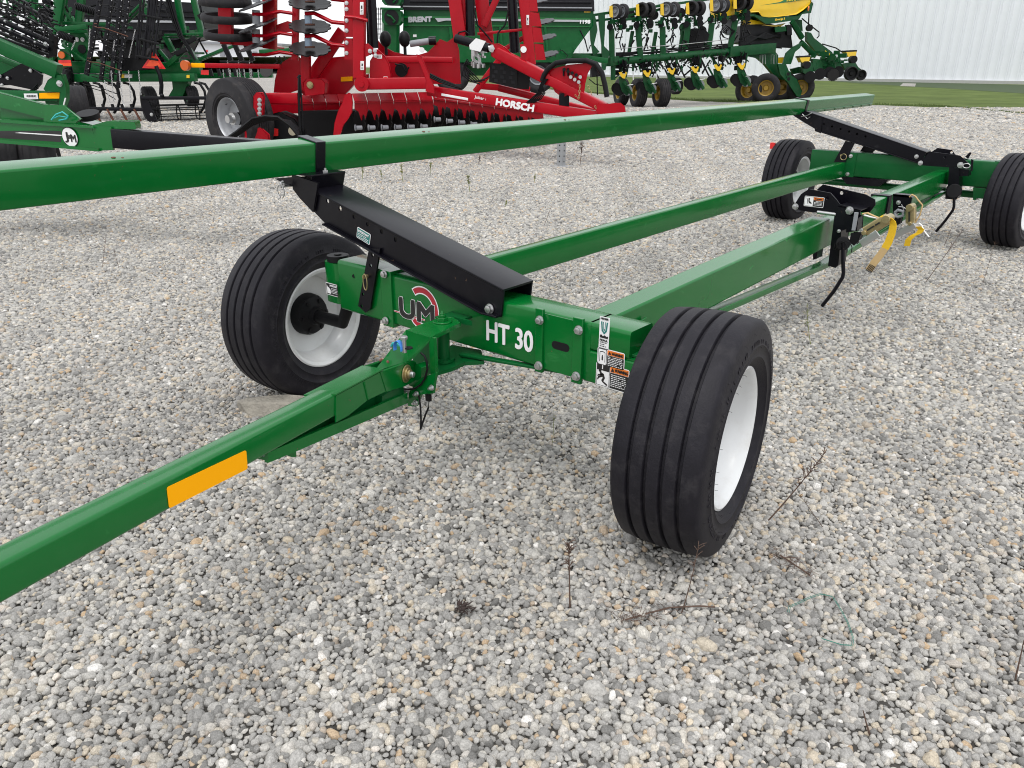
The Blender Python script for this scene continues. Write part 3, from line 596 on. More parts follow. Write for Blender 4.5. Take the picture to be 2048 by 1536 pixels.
for u, v in [(1701.5, 312), (1695, 348)]: b_ = MB(); b_.bolt(py(u, v, RY-.013), -YU, .016, .012); b_.build('bolt', STEEL, rao)
rl = MB(); rl.bx(-3.585, -3.535, 8.63, 8.66, .735, .80); rl.build('red_marker', REDV, rao)
rpoly = [(1612, 222), (1853, 304), (1842, 328), (1832, 326), (1644, 266), (1610, 246), (1586, 231)]
m, fr, nn = arm(rpoly, RY-.014, RY+.157, 'rear', [(1648, 248, .011), (1664, 253, .011), (1681, 258, .011), (1698, 263, .011), (1714, 268, .011), (1731, 273, .011)], [(1644, 264), (1834, 325)])
rfo = m.build('rear_support_arm', BLACK, TR, bev=.0015)
strap_over(8.70, rfo)
b_ = MB(); b_.bolt(py(1833, 313, RY-.017), -YU, .016, .012); b_.build('bolt', STEEL, rfo)
am = MB(); am.prism([py(u, v, RY-.026) for u, v in [(1626, 228), (1645, 235), (1641, 266), (1630, 262)]], (0, .010, 0)); am.build('beam_seat', BLACK, rfo, bev=.002)
adj([(1691, 282), (1709, 287), (1688, 328), (1668, 323)], [], RY-.03, rfo)
ab = MB(); ab.prism([py(u, v, RY+.17) for u, v in [(1728, 290), (1753, 298), (1745, 305), (1720, 303)]], (0, .01, 0)); ab.build('adjuster_bar', BLACK, rfo)
pn = MB(); pc = py(1682, 311, RY-.045); pn.cyl(pc+YU*.04, pc, .01, 12); pn.tube([pc+V((.03+.03*math.cos(t), -.006, -.012+.03*math.sin(t))) for t in np.linspace(0, 6.283, 20)], .0035, 6); pn.build('hitch_pin', GOLD, rfo)
pn = MB(); pc = py(1602, 233, RY-.04); pn.tube([pc, pc+V((.06, -.01, .01)), pc+V((.11, 0, .04))], .004, 6); pn.tube([pc+V((.01, 0, .025)), pc+V((.07, 0, -.02)), pc+V((.10, -.01, .0))], .004, 6); pn.build('cotter_pin', STEEL, rfo)
# ---- drawbar tongue, yawed and sloping up toward the viewer
TD = ray(1653, 282).normalized(); _dh = V((TD.x, TD.y, 0)).normalized(); TN = V((_dh.y, -_dh.x, 0)); TU = TN.cross(TD)
TP = py(812, 747, 1.82)
def pt(u, v, off=0.0):
    r = ray(u, v); return C0+r*(((TP-C0).dot(TN)+off)/r.dot(TN))
def ptop(u, v, P, up): r = ray(u, v); return C0+r*((P-C0).dot(up)/r.dot(up))
a0 = pt(0, 1130); a1 = pt(620, 812); b0 = pt(0, 1211); b1 = pt(493, 934)
Td = (a1-a0).normalized(); Tu = TN.cross(Td)
hgt = -(b1-a0).dot(Tu); wq = ptop(620, 785, a1, Tu); wid = abs((wq-a1).dot(TN)); print('tongue h w', hgt, wid, (b0-a0).dot(Tu))
start = a0-Td*1.1; endp = a0+Td*((pt(765, 742)-a0).dot(Td))
tg = MB(); off = -TN*(wid/2)-Tu*(hgt/2); tg.beam(start+off, endp+off, wid, hgt, .011, up=ZU, seg=4)
tgo = tg.build('tongue', GREEN, TR)
# reflector
rf = MB(); r1, r2, r3, r4 = [pt(u, v, .0012) for u, v in ((331, 972), (491, 897), (494, 934), (338, 1017))]
X_ = (r2-r1).normalized(); Y_ = Tu
def rrect(m, O, X, Y, w_, h_, r, N, th, mi=0):
    out = []
    for (cx, cy, a0_) in ((w_-r, h_-r, 0), (r, h_-r, math.pi/2), (r, r, math.pi), (w_-r, r, 1.5*math.pi)):
        for k in range(6): a = a0_+k*math.pi/10; out.append(O+X*(cx+r*math.cos(a))+Y*(cy+r*math.sin(a)))
    m.mi = mi; m.prism(out, N*th)
wr = ((r2-r1).length+(r3-r4).length)/2; hr = ((r1-r4).length+(r2-r3).length)/2; rrect(rf, r4, X_, Y_, wr, hr*.97, .006, TN, .0012); rf.build('reflector', AMBER, tgo, flat=True)
# sleeve plates over the end
sp = MB(); q = [pt(u, v, .004) for u, v in ((672, 792), (767, 741), (773, 782), (735, 800), (697, 831), (672, 845))]
sp.prism(q, -TN*.004); topo = lambda p, s_: p-TN*s_
tl_ = [pt(672, 792, .006), pt(767, 741, .006)]; q2 = [tl_[0]+Tu*.002, tl_[1]+Tu*.002, tl_[1]+Tu*.002-TN*(wid+.012), tl_[0]+Tu*.002-TN*(wid+.012)-Td*.05]
sp.prism(q2, Tu*.005); sp.build('sleeve_plate', GREEN, tgo, bev=.0015)
wb = MB(); wb.tube([pt(728, 765, .005), pt(733, 786, .005), pt(736, 799, .005)], .0035, 6); wb.build('weld_bead', GREEN, tgo)
for sgn, nm in ((0, 'clevis_ear'), (1, 'clevis_ear')):
    e = MB(); o_ = -(wid+.012)*sgn
    q = [pt(u, v) for u, v in ((758, 744), (800, 729), (822, 720), (829, 724), (832, 745), (826, 762), (806, 772), (770, 783))]
    e.prism([p+TN*(o_+.006) for p in q], -TN*.012); e.build(nm, GREEN, tgo, bev=.002)
ws = MB(); c = pt(812, 747, .007); ws.cyl(c, c+TN*.005, .034, 32); ws.cyl(c+TN*.005, c+TN*.012, .024, 28); ws.cyl(c+TN*.012, c+TN*.020, .017, 24); ws.build('pivot_washer', GOLD, tgo, bev=.001)
ws = MB(); ws.cyl(c+TN*.018, c+TN*.034, .011, 20); ws.build('pivot_bolt', STEEL, tgo, bev=.002)
# lower strap under the tongue
ls = MB(); ls.prism([pt(u, v, -.004) for u, v in ((536, 905), (815, 786), (816, 806), (590, 904), (536, 926))], -TN*.012)
ls.prism([pt(u, v, -.012) for u, v in ((536, 915), (816, 797), (816, 803), (536, 922))], -TN*(wid-.03))
ls.prism([pt(u, v, -.02) for u, v in ((560, 905), (592, 893), (593, 914), (583, 914))], -TN*.008); ls.build('lower_strap', GREEN, tgo, bev=.001)
iw = MB(); iw.prism([pt(u, v, -.045) for u, v in ((545, 870), (690, 800), (773, 770), (812, 782), (812, 800), (590, 899), (545, 918))], -TN*.006); iw.build('inner_web', GREEN2, tgo)
dk = MB(); dk.box(pt(770, 790, -.05), (.07, .16, .05), TN, Td, Tu); dk.build('pivot_block', GREEN2, tgo)
# bracket between the tongue pivot and the king pin post
KP = pz(885, 644, .660); print('king post', KP)
bt = MB(); flat_ = [pz(u, v, .660) for u, v in ((872, 639), (886, 634), (906, 635), (921, 646), (861, 676), (812, 661), (840, 650))]
bt.prism(flat_, (0, 0, -.012))
e1 = pz(861, 676, .660); e0 = pz(812, 661, .660); f1 = pt(816, 721); f0 = f1+(e0-e1)
lowL = pt(745, 726, -wid+.01)
q = [e0, e1, f1, V((lowL.x, lowL.y, f1.z))]
bt.prism(q, (0, 0, -.012)); bto = bt.build('steering_bracket', GREEN, TR, bev=.002)
dm = MB(); cdm = f1-TN*(wid/2)-ZU*.018; dm.cyl(cdm-TN*(wid/2-.014), cdm+TN*(wid/2-.014), .030, 24); dm.build('pivot_tube', GREEN2, bto)
for k, (u, v) in enumerate(((762, 722), (776, 722))):
    cl_ = MB(); p = pz(u, v, f1.z+.012); rnd = random.Random(k)
    for j in range(5): cl_.sph(p+V((rnd.uniform(-.015, .015), rnd.uniform(-.01, .01), rnd.uniform(-.003, .004))), rnd.uniform(.004, .009), 5)
    cl_.build('dried_mud', CLAY, bto)
vb = MB(); pb = pz(809, 700, .632); vb.cyl(pb-ZU*.01, pb+ZU*.042, .0085, 20); vb.cyl(pb+ZU*.042, pb+ZU*.052, .015, 6); vb.build('bolt', STEEL, bto, bev=.001)
ho = MB(); ho.cyl(pb+V((.012, .01, .006)), pb+V((.012, .01, .010)), .015, 20); ho.build('bolt_hole', HOLE_DARK, bto)
tie = MB(); c = pz(797, 697, .635); X2 = (pz(806, 700, .635)-c).normalized()
m_ = []
for t_ in np.linspace(-.2, 3.5, 14): m_.append(c+X2*(.020*math.cos(t_))+ZU*(.030*math.sin(t_)))
for i in range(len(m_)-1): tie.beam(m_[i], m_[i+1], .016, .0015, .0003, up=X2.cross(ZU).cross(m_[i+1]-m_[i]))
tie.build('blue_tie', BLUE, bto)
tie = MB(); c = pz(783, 692, .632); tie.tube([c, c+V((.008, 0, .012)), c+V((.02, .005, .016)), c+V((.03, .01, .004))], .005, 6); tie.build('teal_tie', TEAL, bto)
# web, lower plate, post
wbp = MB(); yw = e1.y
wbp.prism([py(u, v, yw-.002) for u, v in ((858, 676), (867, 677), (870, 720), (871, 748), (866, 770), (863, 770), (861, 740))], (0, .014, 0))
wbp.prism([py(u, v, yw-.03) for u, v in ((818, 784), (842, 756), (871, 746), (866, 787), (842, 789), (832, 813), (816, 811))], (0, .010, 0))
wbp.prism([py(u, v, yw-.02) for u, v in ((822, 735), (834, 728), (843, 736), (843, 755), (830, 775), (818, 770))], (0, .04, 0))
wbp.build('web_plate', GREEN, bto, bev=.0015)
hb = MB(); hb.prism([py(u, v, yw+.10) for u, v in ((826, 712), (858, 680), (868, 745), (826, 762))], (0, .006, 0)); hb.build('back_plate', GREEN2, bto)
for u, v in ((864, 775), (834, 787), (832, 805)): b_ = MB(); b_.bolt(py(u, v, yw-.034), -YU, .009, .008); b_.cyl(py(u, v, yw-.034), py(u, v, yw-.034)-YU*.020, .005, 10); b_.build('bolt', STEEL, bto)
cb = MB(); cb.tube([py(u, v, yw-.036) for u, v in ((842, 706), (849, 712), (853, 722), (855, 738), (850, 756), (842, 769), (830, 777), (815, 779), (800, 776))], .0042, 8); cb.build('cable', BLACKM, bto, ang=60)
cb = MB(); cb.tube([py(u, v, yw-.036) for u, v in ((786, 775), (818, 784))], .003, 8); cb.build('steel_rod', STEEL, bto)
cd = MB(); cd.tube([py(u, v, yw-.034) for u, v in ((838, 791), (841, 815), (842, 840), (841, 859), (843, 852), (850, 832), (857, 815))], .0038, 6); cd.tube([py(u, v, yw-.034) for u, v in ((857, 815), (858, 800))], .0016, 6)
cd.box(py(857, 795, yw-.034), (.020, .014, .026)); cd.build('hanging_cord', BLACKM, bto)
po = MB(); po.cyl((KP.x, KP.y, .505), (KP.x, KP.y, .648), .026, 24); po.cyl((KP.x, KP.y, .500), (KP.x, KP.y, .512), .044, 28); po.build('king_post', GREEN2, bto)
kb = MB(); kb.cyl(KP, KP+ZU*.006, .038, 28); kb.cyl(KP+ZU*.006, KP+ZU*.020, .022, 6); kb.cyl(KP+ZU*.020, KP+ZU*.032, .014, 16); kb.cyl(KP+ZU*.032, KP+ZU*.046, .0085, 12, .003); kb.build('king_bolt', GREEN, bto, bev=.0015)
lpz = .498; lo_ = MB(); lo_.prism([pz(u, v, lpz) for u, v in ((868, 716), (872, 703), (905, 690), (962, 700), (968, 722), (930, 724), (903, 736), (872, 745))], (0, 0, -.014)); lo_.build('lower_plate', GREEN2, bto, bev=.001)
bk = MB(); c = F(926, 640, .03); bk.prism([pz(u, v, .665) for u, v in ((905, 632), (930, 640), (944, 642), (920, 634))], (0, 0, -.02))
bk.bx(F(905, 640).x, F(944, 640).x, 2.10, 2.2, .648, .656); bk.build('post_lug', GREEN2, axo)
tr_ = MB(); tr_.beam(V((KP.x+.02, KP.y+.08, .508)), V((-1.62, 2.25, .512)), .03, .012, .003); tr_.build('tie_rod', GREEN2, axo)
# ================================================================ cradles, crank bracket on the main beam
def plates(poly, y, th, name, parent, material=BLACK, holes=(), hr=.012):
    fr = [py(u, v, y) for u, v in poly]; m = MB()
    m.plate([(p.x, p.z) for p in fr], [circ(py(u, v, y).x, py(u, v, y).z, hr, 12) for u, v in holes], V((0, y, 0)), XU, ZU, -th)
    return m.build(name, material, parent, bev=.0015)
CY = 5.28
c1 = MB(); fr = [(1587, 412), (1602, 388), (1618, 378), (1661, 386), (1672, 398), (1680, 409), (1720, 420), (1721, 430), (1690, 428), (1625, 425), (1600, 421)]
cro = plates(fr, CY, .007, 'header_cradle', TR, holes=[(1655, 396)])
plates([(1634, 379), (1646, 369), (1732, 389), (1750, 399), (1751, 410), (1740, 424), (1700, 425), (1648, 402)], CY+.17, .007, 'back_plate', cro, holes=[(1683, 386)])
pn_ = MB(); A = [py(u, v, CY) for u, v in ((1676, 411), (1722, 420))]; pn_.prism([A[0], A[1], A[1]+V((0, .17, .0)), A[0]+V((0, .17, 0))], (0, 0, -.006))
A = [py(u, v, CY) for u, v in ((1608, 420), (1690, 427))]; pn_.prism([A[0], A[1], A[1]+V((0, .17, .0)), A[0]+V((0, .17, 0))], (0, 0, -.006)); pn_.build('cradle_pan', BLACK, cro, bev=.001)
for (u, v, r_) in ((1591, 413, .017), (1699, 421, .021)): b_ = MB(); b_.bolt(py(u, v, CY-.008), -YU, r_, .016); b_.build('bolt', STEEL, cro)
def d_pinch(rect, txt, lines, poly):
    rect(.003, .003, .127, .064, 1, .004); rect(.005, .005, .060, .062, 0, .003, 2); rect(.062, .045, .124, .062, 2, .001, 2); txt('WARNING', .068, .049, .009, 1, .050, .0006, 4); lines(.066, .120, .036, 4, .008, 0, 3)
    poly([(.012, .056), (.020, .040), (.024, .020), (.030, .012), (.026, .034), (.018, .054)], 1, 3); poly([(.026, .056), (.036, .056), (.036, .036), (.052, .024), (.050, .018), (.034, .022), (.028, .034)], 1, 3)
rp = py(1607, 413, CY-.0085); decal('pinch_warning_decal', cro, (rp.x, CY-.0085, py(1607, 410, CY).z-.004), XU, ZU, .130, .067, d_pinch, DM)
vbk = MB(); vbk.prism([py(u, v, CY-.012) for u, v in ((1674, 414), (1694, 417), (1693, 458), (1683, 462), (1677, 530), (1671, 535), (1657, 531), (1669, 431))], (0, .14, 0))
vbk.prism([py(u, v, CY-.03) for u, v in ((1693, 431), (1716, 436), (1714, 462), (1693, 464))], (0, .10, 0))
vbk.prism([py(u, v, CY+.20) for u, v in ((1626, 498), (1636, 495), (1633, 517), (1627, 519))], (0, .10, 0))
vbo = vbk.build('crank_bracket', BLACK, TR, bev=.003)
for (u, v, r_) in ((1678, 462, .010),): b_ = MB(); b_.bolt(py(u, v, CY-.014), -YU, r_, .01); b_.build('bolt', STEEL, vbo)
g_ = MB(); g_.cyl(py(1635, 424, CY-.004), py(1672, 429, CY-.004), .012, 14); g_.build('roller', STEEL, vbo)
hk = MB(); hk.box(py(1710, 443, CY-.045), (.024, .012, .115)); hk.build('grey_tab', GREYP, vbo, bev=.002)
pnn = MB(); pc = py(1722, 460, CY-.04); pnn.cyl(pc+YU*.03, pc-YU*.01, .009, 10); pnn.tube([pc, pc+V((.03, -.005, .012)), pc+V((.05, -.005, -.01)), pc+V((.028, -.005, -.012)), pc+V((.045, -.005, .006))], .0028, 6); pnn.build('cotter_pin', STEEL, vbo)
hx = MB(); hx.prism([py(u, v, CY-.05) for u, v in ((1703, 467), (1721, 468), (1716, 484), (1708, 490), (1700, 484))], (0, .06, 0)); hx.cyl(py(1686, 487, CY-.06), py(1686, 487, CY), .045, 20); hx.build('crank_hub', BLACKM, vbo, bev=.004)
ck = MB(); ck.tube([py(u, v, CY-.06) for u, v in ((1686, 485), (1686, 520), (1687, 546), (1685, 555), (1668, 582), (1644, 612))], .0125, 12); ck.build('crank_handle', BLACK, vbo, ang=60)
sg = MB()
for k in (0, 9): sg.tube([py(u+k, v, CY-.075) for u, v in ((1670, 486), (1668, 494), (1667, 499), (1670, 500), (1673, 494), (1676, 486), (1683, 482), (1690, 484), (1695, 494), (1694, 505))], .003, 6)
sg.build('spring_clip', BLACKM, vbo)
# strap hook collar further along the beam
kx = -1.76; col = MB(); ky = px(1776, 400, kx).y; zc_ = be.z-.1+(bt.z if False else 0)
zz = px(1781, 392, -1.76).z; col.bx(-1.885, -1.745, ky-.03, ky+.05, zz-.195, zz+.012)
col.prism([py(u, v, ky) for u, v in ((1786, 388), (1818, 391), (1824, 396), (1818, 424), (1806, 424), (1786, 430))], (0, .008, 0)); col.prism([py(u, v, ky) for u, v in ((1786, 388), (1818, 391), (1824, 396), (1786, 392))], (0, .09, 0))
coo = col.build('strap_collar', BLACK, TR, bev=.003); b_ = MB(); b_.bolt(py(1797, 405, ky-.006), -YU, .014, .01); b_.build('bolt', STEEL, coo)
hk = MB(); hk.tube([py(u, v, ky-.03) for u, v in ((1790, 425), (1796, 420), (1806, 423), (1806, 431), (1796, 434), (1790, 432), (1790, 425))], .012, 8); hk.build('hook', GREYP, coo); hk = MB(); hk.prism([py(u, v, ky-.03) for u, v in ((1785, 432), (1802, 436), (1800, 446), (1794, 450), (1786, 444))], (0, .04, 0)); hk.build('hook_pad', BLACKM, coo, bev=.004)
pnn = MB(); pc = py(1797, 413, ky-.02); pnn.tube([pc, pc+V((.04, -.005, .0)), pc+V((.08, -.005, -.03)), pc+V((.05, -.005, -.03)), pc+V((.02, -.005, .02))], .003, 6); pnn.build('cotter_pin', STEEL, coo)
# rear cradle
RC = 8.42
rc = plates([(1839, 328), (1846, 318), (1859, 303), (1920, 311), (1939, 328), (1937, 336), (1900, 335), (1846, 331)], RC, .008, 'header_cradle', TR, holes=[(1890, 314)])
plates([(1864, 303), (1875, 296), (1904, 300), (1912, 311), (1940, 320), (1938, 330), (1880, 326)], RC+.20, .008, 'back_plate', rc, holes=[(1903, 305)])
for (u, v, r_) in ((1841, 326, .018), (1921, 330, .022)): b_ = MB(); b_.bolt(py(u, v, RC-.008), -YU, r_, .016); b_.build('bolt', STEEL, rc)
vv = MB(); vv.prism([py(u, v, RC-.012) for u, v in ((1899, 335), (1918, 337), (1919, 372), (1918, 390), (1912, 399), (1891, 397), (1893, 374), (1896, 372))], (0, .12, 0)); vv.prism([py(u, v, RC) for u, v in ((1917, 337), (1938, 341), (1936, 352), (1918, 352))], (0, .1, 0)); vo_ = vv.build('crank_bracket', BLACK, TR, bev=.003)
hx = MB(); hx.cyl(py(1908, 382, RC-.07), py(1908, 382, RC), .065, 20); hx.build('crank_hub', BLACKM, vo_, bev=.004)
ck = MB(); ck.tube([py(u, v, RC-.06) for u, v in ((1908, 385), (1908, 412), (1906, 420), (1890, 442), (1872, 463))], .0125, 12); ck.build('crank_handle', BLACK, vo_, ang=60)
d_ = MB(); d_.text('HT 30', py(1905, 364, RC-.016), ZU, -XU, .035, width=.13, bold=.001); 
pnn = MB(); pc = py(1926, 330, RC-.03); pnn.tube([pc+V((.03+.03*math.cos(t), 0, -.005+.02*math.sin(t))) for t in np.linspace(0, 6.28, 16)], .004, 6); pnn.build('hitch_pin', STEEL, rc)
lt = MB(); lt.prism([py(u, v, RC+.05) for u, v in ((1930, 313), (1940, 304), (1943, 306), (1936, 318))], (0, .01, 0)); lt.build('latch', BLACK, rc); lt = MB(); lt.prism([py(u, v, RC-.03) for u, v in ((1942, 318), (1947, 320), (1945, 342), (1941, 341))], (0, .01, 0)); lt.build('latch', BLACK, rc)
# ================================================================ ratchet straps hanging on the trailer
def ribbon(m, pts, wdir, w_, th=.003):
    for i in range(len(pts)-1):
        a, b = pts[i], pts[i+1]; d = (b-a); n = d.cross(wdir).normalized()*th; h = wdir*(w_/2)
        m.prism([a-h, b-h, b+h, a+h], n)
def ratchet(name, label, y, body, handle, yel, tan, rope, wdir):
    t = thing(name, label, 'ratchet strap', py(*body[0], y), 'yellow ratchet straps on the main beam')
    b = MB(); A, B = py(*body[0], y), py(*body[1], y); b.beam(A, B, .07, .05, .008, up=YU); b.cyl(B-YU*.05, B+YU*.05, .026, 18); b.cyl(A-YU*.045, A+YU*.045, .015, 12); b.build('ratchet_body', GOLD, t, bev=.002)
    g_ = MB(); dd = (B-A).normalized(); n_ = dd.cross(YU).normalized()
    for q_, l_ in ((.3, .05), (.62, .03)):
        c_ = A.lerp(B, q_)-YU*.036; g_.box(c_+n_*.004, (l_, .004, .010), dd, YU, n_)
    g_.build('slot', KPLAIN, t, flat=True)
    h = MB(); A, B = py(*handle[0], y-.02), py(*handle[1], y-.02); h.beam(A, B, .05, .012, .004, up=YU); h.build('handle', STEEL, t, bev=.002)
    m = MB(); ribbon(m, [py(u, v, y-.03) for u, v in yel], wdir, .05); m.build('webbing', YSTRAP, t, label='bright yellow webbing')
    if tan: m = MB(); ribbon(m, [py(u, v, y-.03) for u, v in tan], wdir, .05); m.build('webbing', TSTRAP, t, label='faded tan webbing'); q = MB(); a, b2 = py(*tan[-2], y-.034), py(*tan[-1], y-.034); c = a.lerp(b2, .65); n = (b2-a).cross(wdir).normalized(); e = (b2-a).normalized()
    if tan:
        for k in range(5): q.prism([c+wdir*(-.02+k*.009)+e*x for x in (-.02,)]+[c+wdir*(-.014+k*.009)-e*.02, c+wdir*(-.014+k*.009)+e*.03, c+wdir*(-.02+k*.009)+e*.03], -n*.001)
        q.build('print', KPLAIN, t, flat=True)
    for r_ in rope: m = MB(); m.tube([py(u, v, y-.01) for u, v in r_], .006, 6); m.build('cord', WPLAIN if r_ is rope[-1] else TSTRAP, t, ang=60)
ratchet('ratchet_strap', 'ratchet strap with its yellow end curling over and a long faded tail hanging lowest', CY-.06, ((1732, 464), (1776, 437)), ((1722, 488), (1756, 466)),
    [(1766, 436), (1772, 433), (1779, 434), (1785, 440), (1787, 450), (1784, 466), (1777, 485), (1770, 497)], [(1770, 497), (1760, 511), (1748, 526), (1738, 541)], [[(1725, 428), (1735, 426), (1748, 432), (1760, 437)], [(1728, 430), (1742, 434), (1758, 437)]], V((.86, -.3, -.2)).normalized())
ratchet('ratchet_strap', 'ratchet strap with a short yellow tail and white cord beside the hook collar', ky-.05, ((1822, 446), (1822, 414)), ((1785, 474), (1830, 450)),
    [(1836, 453), (1843, 459), (1838, 466), (1825, 472), (1817, 480), (1814, 492)], None, [[(1819, 394), (1824, 389), (1831, 393), (1836, 400), (1845, 410), (1840, 430), (1830, 446)], [(1837, 446), (1843, 450), (1848, 462), (1858, 474)]], V((.9, -.3, .15)).normalized())
# ================================================================ concrete block wedged by the front left tyre
bl = MB(); rb = random.Random(2)
P4 = [pz(472, 806), pz(502, 840), pz(640, 806), pz(600, 785)]
top = [pz(471, 800, GZ+.065), pz(478, 803, GZ+.08), pz(600, 806, GZ+.10), pz(640, 792, GZ+.10), pz(575, 787, GZ+.10), pz(520, 791, GZ+.085)]
vs = [V((p.x, p.y, GZ-.02)) for p in top]; bl.prism(vs, (0, 0, .03)); bl = MB()
n = len(top); bot = [V((t_.x, t_.y, GZ-.02)) for t_ in top]; bot[0] = V((pz(478, 822).x, pz(478, 822).y, GZ-.02)); bot[1] = V((pz(508, 840).x, pz(508, 840).y, GZ-.02))
bl.add(bot+top, [tuple(reversed(range(n))), tuple(range(n, 2*n))]+[(i, (i+1) % n, n+(i+1) % n, n+i) for i in range(n)])
blo = bl.build('concrete_block', CONC, None, bev=.012, flat=True); tag(blo, 'rough grey concrete block chocking the left front tyre of the green trailer', 'block')
# ================================================================ background machines: helpers
def mpp(D): return D/1684.0                                 # metres per photo pixel at distance D
def qd(D, u): return D(u) if callable(D) else D
def Bm(par, name, m, u0, v0, u1, v1, wpx, D, D1=None, h=None, rr=.01, **kw):
    a = qd(D, u0); b_ = qd(D, u1) if D1 is None else D1
    o = MB(); w_ = wpx*mpp((a+b_)/2); hz = abs(u1-u0) > abs(v1-v0); o.beam(Q(u0, v0, a), Q(u1, v1, b_), (h or w_*.9) if hz else w_, w_ if hz else (h or w_*.9), rr, up=(ZU if hz else _H)); return o.build(name, m, par, **kw)
def Pl(par, name, m, pts, D, th=.05, bev=0, **kw):
    o = MB(); o.prism([Q(u, v, qd(D, u)) for u, v in pts], _H*th); return o.build(name, m, par, bev=bev, **kw)
def Tb(par, name, m, pts, rpx, D, n=6, **kw):
    o = MB(); o.tube([Q(p[0], p[1], p[2] if len(p) > 2 else qd(D, p[0])) for p in pts], rpx*mpp(qd(D, pts[0][0])), n); return o.build(name, m, par, ang=60, **kw)
def Cy(par, name, m, u0, v0, u1, v1, rpx, D, D1=None, n=20, **kw):
    o = MB(); a = qd(D, u0); b_ = qd(D, u1) if D1 is None else D1; o.cyl(Q(u0, v0, a), Q(u1, v1, b_), rpx*mpp((a+b_)/2), n); return o.build(name, m, par, **kw)
def Dk(par, name, m, u, v, rpx, D, ax, th=.02, notch=0, n=40, dish=.0, **kw):
    """a disc of radius rpx at (u, v), facing ax; notch = number of scallops"""
    o = MB(); c = Q(u, v, qd(D, u)); d, s_, u_ = basis(V(ax)); R_ = rpx*mpp(qd(D, u)); vs = []
    for side in (0, 1):
        for k in range(n):
            a = 2*math.pi*k/n; r_ = R_*(1-(.16*max(0, math.cos(a*notch))**3 if notch else 0)); vs.append(c+d*(th*side)+s_*(r_*math.cos(a))+u_*(r_*math.sin(a)))
    vs += [c-d*(R_*dish), c+d*(th-R_*dish)]
    fs = [(k, (k+1) % n, 2*n) for k in range(n)]+[(n+(k+1) % n, n+k, 2*n+1) for k in range(n)]+[(k, n+k, n+(k+1) % n, (k+1) % n) for k in range(n)]
    o.add(vs, fs); return o.build(name, m, par, **kw)
def Sp(par, name, m, u0, v0, u1, v1, rpx, D, turns=9):
    A = Q(u0, v0, qd(D, u0)); B = Q(u1, v1, qd(D, u1)); d, s_, u_ = basis(B-A); R_ = rpx*mpp(qd(D, u0)); n = turns*8; L_ = (B-A).length
    o = MB(); o.tube([A+d*(L_*i/n)+s_*(R_*math.cos(i*math.pi/4))+u_*(R_*math.sin(i*math.pi/4)) for i in range(n+1)], R_*.26, 5); return o.build(name, m, par, ang=60)
def Ch(par, u0, v0, u1, v1, D, m=None, pitch=3.2, name='chain'):
    A = Q(u0, v0, qd(D, u0)); B = Q(u1, v1, qd(D, u1)); n = max(3, int(math.hypot(u1-u0, v1-v0)/pitch)); d, s_, u_ = basis(B-A); L_ = (B-A).length/n; o = MB()
    for i in range(n):
        c = A+d*(L_*(i+.5)); e = s_ if i % 2 else u_
        o.tube([c+d*(L_*.62*math.cos(t_))+e*(L_*.34*math.sin(t_)) for t_ in np.linspace(0, 6.283, 9)], L_*.13, 4)
    return o.build(name, m or STEEL, par, ang=60)
def bwheel(par, u, v, rpx, D, out, w, rim, rimr=.52, n=48, rubber=None, grooves=4, name='wheel'):
    c = Q(u, v, D); out = V(out).normalized(); R_ = rpx*mpp(D); h = w/2; rr = R_*rimr; o = MB(); o.lathe(c, out, [(.01, h*.5), (rr*.3, h*.5), (rr*.34, h*.2), (rr*.4, h*.1), (rr*.4, -h*.3), (.01, -h*.3)], 20); wo = o.build(name, rim, par)
    T = MB(); p = [(rr-.01, -h*.7), (rr+.02, -h*.85), (rr+(R_-rr)*.35, -h*1.0), (R_*.88, -h*.97), (R_*.96, -h*.82)]
    for g in range(grooves):
        a = -h*.8+1.6*h*(g+.5)/grooves; p += [(R_*.995, a-h*.1), (R_*.965, a-h*.05), (R_*.965, a+h*.05), (R_*.995, a+h*.1)]
    p += [(r_, -a) for r_, a in reversed(p[:5])]; T.lathe(c, out, p, n); T.build('tyre', rubber or RUBBER2, wo, ang=50)
    K = MB(); K.lathe(c, out, [(rr-.012, -h*.7), (rr+.008, -h*.82), (rr-.03, -h*.7), (rr*.86, -h*.2), (rr*.4, -h*.05), (rr*.4, 0), (rr*.86, h*.05), (rr*.88, h*.4), (rr-.03, h*.72), (rr+.008, h*.82), (rr-.012, h*.7)], n); K.build('rim', rim, wo, ang=45); return wo
def Tx(par, name, m, st, u0, v0, u1, v1, hpx, D, bold=0, off=.01, D1=None):
    """lettering running from (u0, v0) to (u1, v1) on a face toward the yard"""
    A = Q(u0, v0, D)-_H*off; B = Q(u1, v1, D if D1 is None else D1)-_H*off; X = (B-A).normalized(); Y = ZU-X*X.dot(ZU); Y.normalize()
    o = MB(); o.text(st, A, X, Y, hpx*mpp(D), width=(B-A).length, bold=bold*mpp(D)); return o.build(name, m, par, flat=True)
LTAN = mat('beige_plastic', (.42, .38, .28), .6, var=.1)
SILVER = mat('silver_paint', (.42, .43, .45), .4, metal=.3, var=.1)
BLUEG = mat('blue_grey_steel', (.25, .33, .42), .4, metal=.3, var=.1)
